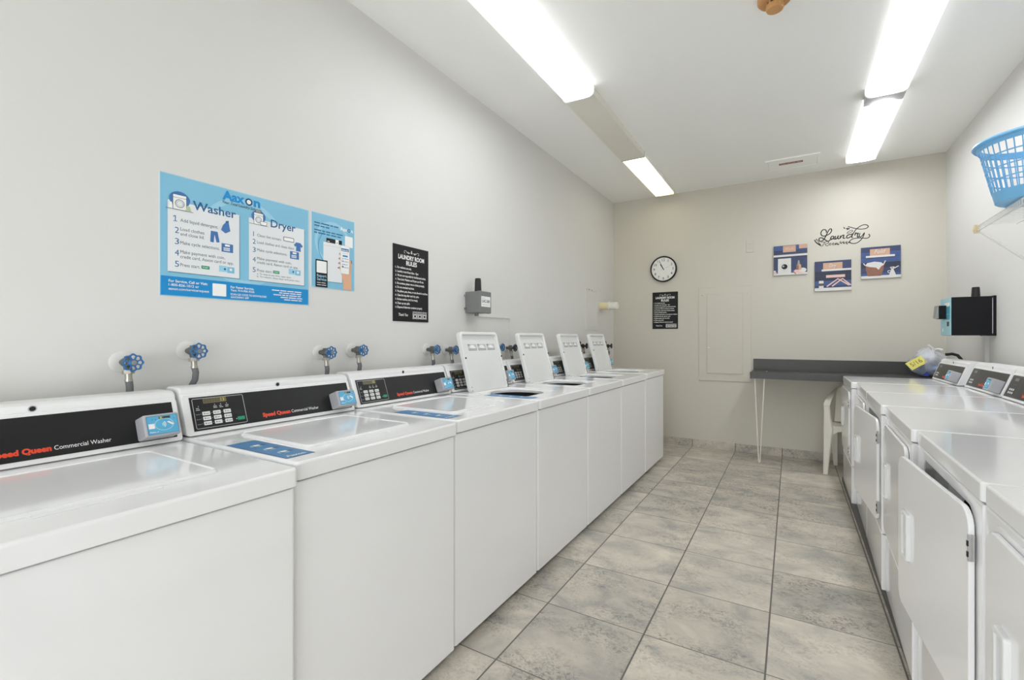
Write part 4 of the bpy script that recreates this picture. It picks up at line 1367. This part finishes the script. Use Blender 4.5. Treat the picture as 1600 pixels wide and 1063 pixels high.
# wash
W, H = 0.289, 0.298
a = Art()
planks(a, W, H)
a.rect(M_PICTAN, 0.082, H - 0.068, 0.192, H - 0.004, 3)
a.text(M_PICPNK, 'Wash', 0.137, H - 0.048, 0.040, 4, align='C', width=0.070, shear=0.3)
a.rect(M_PICTAN, 0.220, H - 0.040, W, H, 3)
a.rect(M_PICWHITE, 0.0, H - 0.112, W, H - 0.092, 3)
a.rect(M_PICNAVY2, 0.0, H - 0.122, W, H - 0.112, 3)
a.rect(M_PICWHITE, 0.0, 0.0, W, 0.020, 3)
a.rect(M_PICWHITE, 0.038, 0.012, 0.152, 0.168, 4, r=0.004)
a.ring(M_LTGREYTXT, 0.095, 0.085, 0.036, 0.042, 5)
a.disc(M_PBLACK, 0.095, 0.085, 0.026, 5)
a.disc(M_PICGRY, 0.085, 0.090, 0.010, 6)
a.line(M_LTGREYTXT, [(0.040, 0.140), (0.150, 0.140)], 0.003, 5)
a.disc(M_PICPNK, 0.225, 0.032, 0.050, 4, rw=0.024)
a.disc(M_PICWHITE, 0.252, 0.042, 0.030, 4.5, rw=0.022)
a.poly(M_PICTAN, [(0.195, 0.045), (0.240, 0.045), (0.236, 0.100), (0.200, 0.095)], 5)
a.poly(M_PICBRN, [(0.195, 0.048), (0.217, 0.048), (0.217, 0.092), (0.200, 0.090)], 6)
a.poly(M_PICGRY, [(0.205, 0.098), (0.228, 0.098), (0.222, 0.140), (0.212, 0.140)], 5)
a.poly(M_PICBRN, [(0.165, 0.030), (0.190, 0.004), (0.198, 0.006), (0.172, 0.036)], 6)
a.disc(M_PICPNK, 0.014, 0.022, 0.014, 5)
a.disc(M_PICWHITE, 0.010, 0.042, 0.010, 5)
picture(-0.155, 1.833, W, H, a, 'left canvas with a drawn front-load washer under a white shelf')
# dry
W, H = 0.291, 0.289
a = Art()
planks(a, W, H)
a.rect(M_PICTAN, 0.068, H - 0.080, 0.222, H - 0.018, 3)
a.text(M_PICWHITE, 'Dry', 0.145, H - 0.062, 0.050, 4, align='C', width=0.058, shear=0.3)
a.rect(M_PICWHITE, 0.056, H - 0.098, W, H - 0.080, 3)
a.rect(M_PICNAVY2, 0.056, H - 0.108, W, H - 0.098, 3)
a.rect(M_PICPNK, 0.092, 0.126, 0.242, 0.152, 3)
a.rect(M_PICWHITE, 0, 0.0, W, 0.030, 3)
for (u, s, m_) in ((0.186, 0.088, M_PICPNK), (0.222, 0.082, M_PICPNK)):
    a.line(m_, [(u - s, 0.042), (u, 0.112), (min(u + s, W - 0.004), 0.046)], 0.012, 5 if u < 0.2 else 6)
a.line(M_PICBRN, [(0.206, 0.104), (0.204, 0.126)], 0.005, 7)
a.rect(M_PICWHITE, 0.034, 0.022, 0.072, 0.100, 5, r=0.006)
a.rect(mat('picture_olive', (92, 84, 58), 0.5), 0.034, 0.050, 0.072, 0.074, 6)
picture(0.196, 1.656, W, H, a, 'middle canvas, lower than the others, with drawn clothes hangers')
# fold
W, H = 0.290, 0.293
a = Art()
planks(a, W, H)
a.rect(M_PICTAN, 0.066, H - 0.080, 0.212, H - 0.020, 3)
a.text(M_PICWHITE, 'Fold', 0.140, H - 0.062, 0.052, 4, align='C', width=0.082, shear=0.3)
a.rect(M_PICWHITE, 0.036, H - 0.098, 0.248, H - 0.080, 3)
a.rect(M_PICNAVY2, 0.036, H - 0.106, 0.248, H - 0.098, 3)
a.rect(M_PICWHITE, 0, 0.0, W, 0.026, 3)
a.poly(M_PICBRN, [(0.052, 0.022), (0.148, 0.022), (0.166, 0.080), (0.170, 0.125), (0.034, 0.125), (0.036, 0.080)], 5)
a.poly(M_PICWHITE, [(0.030, 0.122), (0.045, 0.146), (0.100, 0.156), (0.150, 0.146), (0.172, 0.124), (0.150, 0.110), (0.130, 0.078), (0.112, 0.100), (0.066, 0.108)], 6)
a.line(M_PICWHITE, [(0.030, 0.126), (0.018, 0.146)], 0.008, 6.5)
a.line(M_PICWHITE, [(0.168, 0.130), (0.180, 0.160)], 0.008, 6.5)
a.poly(M_PICWHITE, [(0.206, 0.024), (0.256, 0.024), (0.238, 0.076), (0.246, 0.100), (0.212, 0.098), (0.222, 0.074)], 5)
a.ring(M_PICWHITE, 0.208, 0.056, 0.008, 0.013, 5.5, 16)
a.line(M_PICWHITE, [(0.240, 0.084), (0.275, 0.104)], 0.008, 6.5)
a.disc(M_PICBRN, 0.228, 0.088, 0.010, 7, rw=0.004)
picture(0.561, 1.752, W, H, a, 'right canvas with a drawn wicker laundry basket and white jug')

# ------------------------------------------------------------------ counter with hairpin leg
ct = empty('folding_counter', (-0.345, 5.040, 0.0), 0, 'dark slate laminate folding counter against the back wall', 'counter')
CW_, CD_ = XR + 0.345, YB - 5.040
mb = MB(); slab(mb, M_COUNTER, 0, CW_ - 0.001, 0, CD_ - 0.001, 0.808, 0.868, 0.003, 0.003); mb.build('countertop', ct)
mb = MB(); slab(mb, M_COUNTER, 0.006, CW_ - 0.001, CD_ - 0.022, CD_ - 0.001, 0.868, 0.984, 0.002, 0.002); mb.build('backsplash', ct)
mb = MB(); lathe(mb, M_NUT, [(0.010, 0.868), (0.009, 0.871)], lambda a, b, c: (0.135 + a, 0.19 + b, c), 14); mb.build('screw_cap', ct)
mb = MB()
tube(mb, M_HAIR, [(0.040, 0.030, 0.808), (0.074, 0.022, 0.010)], 0.0055, 10)
tube(mb, M_HAIR, [(0.122, 0.030, 0.808), (0.086, 0.022, 0.010)], 0.0055, 10)
tube(mb, M_HAIR, [(0.074, 0.022, 0.010), (0.077, 0.021, 0.0045), (0.083, 0.021, 0.0045), (0.086, 0.022, 0.010)], 0.0055, 10)
box(mb, M_HAIR, 0.030, 0.132, 0.014, 0.046, 0.804, 0.808)
mb.build('hairpin_leg', ct)

# ------------------------------------------------------------------ plastic armchair
cr = empty('plastic_chair', (0.245, 4.935, 0.0), math.radians(-4), 'white moulded plastic armchair tucked under the dark counter', 'chair')
SW, SD = 0.52, 0.44
def sweep(mb, m, path, wd, th):
    """ribbon of rectangular section: path of (pos, side vector), rounded by bevelled corners"""
    rings = []
    P = [Vector(p) for p, s in path]
    for i, (p, s) in enumerate(path):
        d = (P[min(i + 1, len(P) - 1)] - P[max(i - 1, 0)]).normalized()
        s = Vector(s).normalized()
        nn = d.cross(s).normalized()
        w_ = wd[i] if isinstance(wd, list) else wd
        t_ = th[i] if isinstance(th, list) else th
        c = [(-1, -0.55), (-0.7, -1), (0.7, -1), (1, -0.55), (1, 0.55), (0.7, 1), (-0.7, 1), (-1, 0.55)]
        rings.append([tuple(Vector(p) + s * w_ * q[0] / 2 + nn * t_ * q[1] / 2) for q in c])
    loops(mb, m, rings, None, True, True)
# seat pan, slightly dished, with a curved front apron
def chair_seat(mb):
    nx, ny = 10, 8
    def zz(u, v):
        return 0.420 - 0.018 * math.sin(PI * u) * math.sin(PI * min(v * 1.2, 1)) - 0.02 * v
    top = []
    for j in range(ny + 1):
        for i in range(nx + 1):
            u, v = i / nx, j / ny
            top.append((0.02 + (SW - 0.04) * u + (0.5 - u) * 0.06 * v, 0.006 + SD * 0.95 * v, zz(u, v)))
    n = len(top)
    bot = [(p[0], p[1], p[2] - 0.010) for p in top]
    f = []
    w = nx + 1
    for j in range(ny):
        for i in range(nx):
            q = (j * w + i, j * w + i + 1, (j + 1) * w + i + 1, (j + 1) * w + i)
            f.append(q)
            f.append(tuple(n + k for k in reversed(q)))
    rim = [i for i in range(w)] + [j * w + nx for j in range(1, ny + 1)] + [ny * w + i for i in range(nx - 1, -1, -1)] + [j * w for j in range(ny - 1, 0, -1)]
    for k in range(len(rim)):
        a_, b_ = rim[k], rim[(k + 1) % len(rim)]
        f.append((b_, a_, n + a_, n + b_))
    mb.add(top + bot, f, M_CHAIR)
    # apron across the front, arched
    N = 14
    pts = []
    for i in range(N + 1):
        u = i / N
        x = 0.03 + (SW - 0.06) * u
        edge_ = abs(2 * u - 1)
        h = 0.040 + 0.075 * max(0, (edge_ - 0.55) / 0.45) ** 2
        pts.append((x, h))
    fr = [(x, 0.004, 0.424) for x, h in pts]
    fb = [(x, 0.004, 0.424 - h) for x, h in pts]
    bk = [(x, 0.016, 0.424) for x, h in pts]
    bb = [(x, 0.016, 0.424 - h) for x, h in pts]
    M = N + 1
    ff = []
    for i in range(N):
        ff += [(M + i, M + i + 1, i + 1, i), (2 * M + i, 2 * M + i + 1, 3 * M + i + 1, 3 * M + i), (i, i + 1, 2 * M + i + 1, 2 * M + i), (3 * M + i, 3 * M + i + 1, M + i + 1, M + i)]
    mb.add(fr + fb + bk + bb, ff, M_CHAIR)
mb = MB(); chair_seat(mb); mb.build('seat', cr)
for s, x0 in ((1, 0.0), (-1, SW)):
    # front leg rises into the arm post
    mb = MB()
    sweep(mb, M_CHAIR, [((x0 + s * 0.012, 0.0, 0.0), (1, 0, 0)), ((x0 + s * 0.024, 0.006, 0.20), (1, 0, 0)), ((x0 + s * 0.034, 0.010, 0.40), (1, 0, 0)), ((x0 + s * 0.026, 0.008, 0.50), (1, 0, 0)), ((x0 + s * 0.022, 0.004, 0.600), (1, 0, 0))], [0.036, 0.050, 0.072, 0.050, 0.044], [0.028, 0.034, 0.036, 0.034, 0.034])
    mb.build('leg', cr)
    mb = MB()
    sweep(mb, M_CHAIR, [((x0 + s * 0.085, 0.405, 0.0), (1, 0, 0)), ((x0 + s * 0.080, 0.385, 0.20), (1, 0, 0)), ((x0 + s * 0.078, 0.365, 0.41), (1, 0, 0))], [0.034, 0.048, 0.060], [0.030, 0.034, 0.036])
    mb.build('leg', cr)
    # arm sweeps back and up into the backrest
    mb = MB()
    pa = [((x0 + s * 0.020, -0.012, 0.598), (1, 0, 0)), ((x0 + s * 0.022, 0.06, 0.612), (1, 0, 0)), ((x0 + s * 0.030, 0.16, 0.632), (1, 0, 0.1 * s)), ((x0 + s * 0.050, 0.27, 0.672), (1, 0, 0.5 * s)), ((x0 + s * 0.085, 0.360, 0.716), (1, 0, 0.9 * s)), ((x0 + s * 0.130, 0.410, 0.750), (1, 0, 1.4 * s))]
    sweep(mb, M_CHAIR, pa, [0.046, 0.050, 0.052, 0.054, 0.056, 0.058], 0.016)
    mb.build('armrest', cr)
mb = MB()
nx, ny = 14, 8
g = []
for off in (0.0, 0.011):
    for j in range(ny + 1):
        for i in range(nx + 1):
            u, v = i / nx, j / ny
            hw = 0.185 - 0.02 * v
            top_ = 0.42 + (0.788 - 0.03 * (2 * u - 1) ** 2 - 0.42) * v
            x = SW / 2 + (2 * u - 1) * hw
            y = 0.385 + 0.045 * v - 0.04 * (2 * u - 1) ** 2 + off
            g.append((x, y, top_))
n = (nx + 1) * (ny + 1)
w = nx + 1
f = []
for j in range(ny):
    for i in range(nx):
        q = (j * w + i, j * w + i + 1, (j + 1) * w + i + 1, (j + 1) * w + i)
        slot = i % 2 == 1 and 1 <= j <= 5 and 1 < i < nx - 1
        if slot:
            continue
        f.append(q)
        f.append(tuple(n + k for k in reversed(q)))
rim = [i for i in range(w)] + [j * w + nx for j in range(1, ny + 1)] + [ny * w + i for i in range(nx - 1, -1, -1)] + [j * w for j in range(ny - 1, 0, -1)]
for k in range(len(rim)):
    a_, b_ = rim[k], rim[(k + 1) % len(rim)]
    f.append((b_, a_, n + a_, n + b_))
mb.add(g, f, M_CHAIR)
mb.build('backrest', cr)

# ------------------------------------------------------------------ payment kiosk on the right wall
kx = empty('payment_kiosk', (XR, 4.54, 1.215), -PI / 2, 'black payment kiosk with a teal face and stub antenna on the right wall', 'kiosk')
# local: x runs from far to near, -y out from the wall
mb = MB()
slab(mb, M_KIOSK, 0.0, 0.250, 0.0, 0.262, 0.016, 0.222, 0.004, 0.003, xf=front(0)); mb.build('case', kx)
mb = MB(); slab(mb, M_KIOSK, -0.003, 0.253, -0.003, 0.265, 0.0, 0.015, 0.004, 0.002, xf=front(0)); mb.build('back_plate', kx)
mb = MB(); box(mb, M_GREYBOX, 0.2505, 0.2512, -0.020, -0.016, 0.012, 0.250); mb.build('seam_strip', kx, sharp=0)
mb = MB()
slab(mb, M_KTEAL, 0.002, 0.248, 0.001, 0.261, 0.0, 0.004, 0.003, 0.001, xf=front(-0.222))
a = Art()
a.rect(M_KTEAL2, 0.020, 0.150, 0.228, 0.200, 1)
a.rect(M_KTEAL2, 0.060, 0.110, 0.228, 0.145, 1)
a.rect(M_WHITE, 0.100, 0.205, 0.228, 0.228, 1)
a.rect(M_MATTEBLK, 0.165, 0.064, 0.215, 0.096, 2)
a.disc(M_WHITE, 0.06, 0.040, 0.014, 1)
a.into(mb, (0, -0.226, 0), *XZ)
mb.build('face_plate', kx)
mb = MB(); slab(mb, M_KIOSK, 0.055, 0.150, 0.118, 0.212, 0.0, 0.038, 0.004, 0.004, xf=front(-0.227)); mb.build('card_terminal', kx)
mb = MB()
v = [(0.060, -0.266, 0.120), (0.145, -0.266, 0.120), (0.145, -0.280, 0.124), (0.060, -0.280, 0.124), (0.060, -0.266, 0.212), (0.145, -0.266, 0.212), (0.145, -0.272, 0.212), (0.060, -0.272, 0.212)]
mb.add(v, [(3, 2, 1, 0), (4, 5, 6, 7), (0, 1, 5, 4), (1, 2, 6, 5), (2, 3, 7, 6), (3, 0, 4, 7)], M_PICGRY)
mb.build('terminal_screen', kx, sharp=0)
mb = MB(); lathe(mb, M_CANTBLK, [(0.023, 0.262), (0.023, 0.275), (0.0205, 0.325), (0.018, 0.331)], lambda a, b, c: (0.170 + a, -0.080 + b, c), 24); mb.build('antenna', kx)
mb = MB(); box(mb, M_WALL, 0, 0.05, -0.022, 0, 0.0, 0.30)
o = mb.build('cable_raceway', sharp=0, loc=(XR, 4.47, 0.913), rot=(0, 0, -PI / 2))
tag(o, 'vertical painted cable raceway on the right wall below the black kiosk', 'raceway')

# ------------------------------------------------------------------ wire shelf and blue basket
SX, SY1, SY0, SZ = 0.858, 3.450, 1.30, 1.800
sh = empty('wire_shelf', (XR, SY1, SZ), 0, 'white wire shelf on the right wall holding the blue basket', 'shelf')
D_ = SX - XR
mb = MB()
LEN = SY0 - SY1
for xx, zz_ in ((-0.006, 0.0), (D_ * 0.5, -0.004), (D_, 0.0), (D_, -0.028)):
    tube(mb, M_WIRE, [(xx, 0.0, zz_), (xx, LEN, zz_)], 0.0034, 8)
mb.build('rail', sh)
mb = MB()
k = 0
y = -0.004
while y > LEN:
    tube(mb, M_WIRE, [(-0.004, y, 0.004), (D_ + 0.002, y, 0.004), (D_ - 0.002, y, 0.0), (D_ - 0.002, y, -0.028)], 0.0016, 5)
    y -= 0.0254
mb.build('deck_wires', sh)
for yy in (-0.008, -1.2):
    mb = MB()
    tube(mb, M_WIRE, [(D_ + 0.006, yy, -0.026), (-0.008, yy, -0.305)], 0.0062, 10)
    box(mb, M_WIRE, -0.012, 0.0, yy - 0.012, yy + 0.012, -0.34, -0.285)
    mb.build('support_brace', sh)
mb = MB()
box(mb, M_CLIP, D_ - 0.010, D_ + 0.012, -0.014, 0.012, -0.036, 0.006)
box(mb, M_CLIP, D_ - 0.013, D_ + 0.004, -0.020, 0.016, -0.022, -0.010)
tube(mb, M_CLIP, [(D_ - 0.004, -0.020, -0.018), (D_ - 0.004, 0.022, -0.018)], 0.003, 8)
mb.build('end_clip', sh)
mb = MB()
for yy in (-0.30, -0.9, -1.5, -2.0):
    box(mb, M_WIRE, -0.012, 0.0, yy - 0.008, yy + 0.008, -0.012, 0.016)
mb.build('wall_clip', sh)

bk = empty('laundry_basket', (0.940, 2.955, SZ + 0.0065), 0, 'light blue slatted plastic laundry basket on the white wire shelf', 'basket')
R0, R1, BH = 0.140, 0.198, 0.276
rad = lambda h: R0 + (R1 - R0) * h / BH
NS = 44
mb = MB()     # solid foot band and floor
prof = [(0.02, 0.004), (R0 - 0.006, 0.0), (R0, 0.004), (rad(0.050), 0.050), (rad(0.050) - 0.003, 0.050), (R0 - 0.004, 0.008), (0.02, 0.008)]
lathe(mb, M_BASKET, prof, None, 64, True, True)
mb.build('base', bk)
mb = MB()
for k in range(NS):
    t = 2 * PI * k / NS
    c, s = math.cos(t), math.sin(t)
    r0_, r1_ = rad(0.048), rad(BH - 0.010)
    hw = 0.0019
    v = []
    for (r_, h_) in ((r0_, 0.046), (r1_, BH - 0.008)):
        for (dr, dt) in ((0, -hw), (0, hw), (-0.003, hw), (-0.003, -hw)):
            v.append(((r_ + dr) * c - dt * s, (r_ + dr) * s + dt * c, h_))
    mb.add(v, [(3, 2, 1, 0), (4, 5, 6, 7), (0, 1, 5, 4), (1, 2, 6, 5), (2, 3, 7, 6), (3, 0, 4, 7)], M_BASKET)
mb.build('slatted_side', bk, sharp=0)
mb = MB()
for h in (0.100, 0.150, 0.205):
    lathe(mb, M_BASKET, [(rad(h - 0.003) + 0.0012, h - 0.0024), (rad(h + 0.002) + 0.0012, h + 0.0024), (rad(h + 0.002) - 0.0035, h + 0.0024), (rad(h - 0.002) - 0.0035, h - 0.0024), (rad(h - 0.003) + 0.0012, h - 0.0024)], None, 64, False, False)
mb.build('hoop', bk)
mb = MB()
lathe(mb, M_BASKET, [(R1 - 0.007, BH - 0.028), (R1 - 0.002, BH - 0.030), (R1 + 0.004, BH - 0.012), (R1 + 0.014, BH - 0.012), (R1 + 0.019, BH - 0.006), (R1 + 0.016, BH + 0.002), (R1 + 0.002, BH + 0.004), (R1 - 0.005, BH), (R1 - 0.007, BH - 0.028)], None, 64, False, False)
mb.build('rim', bk)

# ------------------------------------------------------------------ knotted plastic bag with a yellow note
M_BAGFILM = mat('bag_film', (232, 236, 242), 0.14, var=0.05, alpha=0.38, bump=0.9, bscale=22)
M_BAGBLUE = mat('bag_contents_blue', (142, 156, 196), 0.7, var=0.3, scale=24)
M_BAGWHITE = mat('bag_contents_white', (214, 217, 224), 0.7, var=0.25, scale=24)
M_BAGPRINT = mat('bag_print_blue', (36, 60, 150), 0.5)
bg_ = empty('plastic_bag', (1.000, 5.235, 0.868), 0, 'knotted clear plastic bag of blue and white things with a yellow note, on the counter', 'bag')
def blob(mb, m, rx, ry, rz, cz, seed, amp, n1=28, n2=18, neck=0.0):
    rnd = random.Random(seed)
    ph = [(rnd.uniform(0, 6.3), rnd.uniform(0, 6.3), rnd.randint(2, 6), rnd.randint(2, 5)) for _ in range(7)]
    rings = []
    for j in range(1, n2):
        th = PI * j / n2
        ring = []
        for i in range(n1):
            p = 2 * PI * i / n1
            d = 1 + amp * sum(math.sin(a1 * p + q1) * math.sin(a2 * th + q2) for q1, q2, a1, a2 in ph) / 2.2
            z = -math.cos(th)
            rr = math.sin(th) * d
            if neck and z > 0.35:
                k2 = (z - 0.35) / 0.65
                rr *= (1 - 0.55 * k2)
            zz2 = cz + rz * max(z * (1 + 0.2 * amp), -0.93)
            ring.append((rx * rr * math.cos(p), ry * rr * math.sin(p), max(zz2, 0.002)))
        rings.append(ring)
    loops(mb, m, rings, None, True, True)
mb = MB(); blob(mb, M_BAGBLUE, 0.098, 0.098, 0.080, 0.084, 3, 0.16); blob(mb, M_BAGWHITE, 0.075, 0.085, 0.07, 0.140, 5, 0.2); mb.build('contents', bg_)
mb = MB(); blob(mb, M_BAGFILM, 0.124, 0.120, 0.125, 0.122, 11, 0.20, n1=40, n2=26, neck=1.0); mb.build('film', bg_)
mb = MB()
tube(mb, M_WHITE, [(0.020, -0.02, 0.205), (0.030, -0.02, 0.225), (0.034, -0.02, 0.245)], 0.012, 10, radii=[0.020, 0.010, 0.016])
tube(mb, M_WHITE, [(0.032, -0.02, 0.232), (0.062, -0.03, 0.238), (0.085, -0.03, 0.228)], 0.007, 8, radii=[0.008, 0.007, 0.011])
tube(mb, M_WHITE, [(0.030, -0.02, 0.236), (0.012, -0.03, 0.258), (-0.004, -0.03, 0.270)], 0.006, 8, radii=[0.008, 0.005, 0.009])
mb.build('knot', bg_)
mb = MB()
a = Art()
a.poly(M_BAGPRINT, [(-0.06, 0.02), (-0.03, 0.01), (-0.01, 0.03), (-0.03, 0.05)], 1)
a.poly(M_BAGPRINT, [(-0.01, 0.145), (0.02, 0.165), (0.03, 0.158), (0.002, 0.132)], 1)
a.poly(M_BAGPRINT, [(-0.045, 0.165), (-0.020, 0.176), (-0.012, 0.166), (-0.036, 0.154)], 1)
a.into(mb, (0, -0.132, 0.0), (1, 0, 0), (0, 0.25, 0.97), (0, -0.97, 0.25))
mb.build('printed_mark', bg_, sharp=0)
mb = MB()
U = Vector((0.80, 0.10, 0.55)).normalized()
Wv = Vector((-0.52, 0.42, 0.72))
Wv = (Wv - U * Wv.dot(U)).normalized()
Nn = U.cross(Wv)
a = Art()
a.rect(M_NOTE, 0, 0, 0.125, 0.075, 1)
a.text(M_NOTEINK, '5/16', 0.062, 0.022, 0.050, 2, align='C', width=0.085)
O_ = Vector((-0.128, -0.140, 0.058))
vv = [O_, O_ + U * 0.125, O_ + U * 0.125 + Wv * 0.075, O_ + Wv * 0.075]
mb.add([tuple(p) for p in vv] + [tuple(p - Nn * 0.001) for p in vv], [(0, 1, 2, 3), (7, 6, 5, 4), (1, 0, 4, 5), (2, 1, 5, 6), (3, 2, 6, 7), (0, 3, 7, 4)], M_NOTE)
a.into(mb, O_, U, Wv, Nn)
mb.build('note', bg_, sharp=0)

# dark hose end behind the farthest dryer console
mb = MB()
tube(mb, M_MATTEBLK, [(0.0, 0.0, 0.0), (-0.004, 0.01, 0.05), (-0.022, 0.02, 0.078), (-0.05, 0.03, 0.088), (-0.09, 0.035, 0.082)], 0.011, 10)
o = mb.build('cable_loop', loc=(1.128, 4.86, 0.985))
tag(o, 'dark cable loop poking up behind the farthest dryer console beside the bag', 'cable')
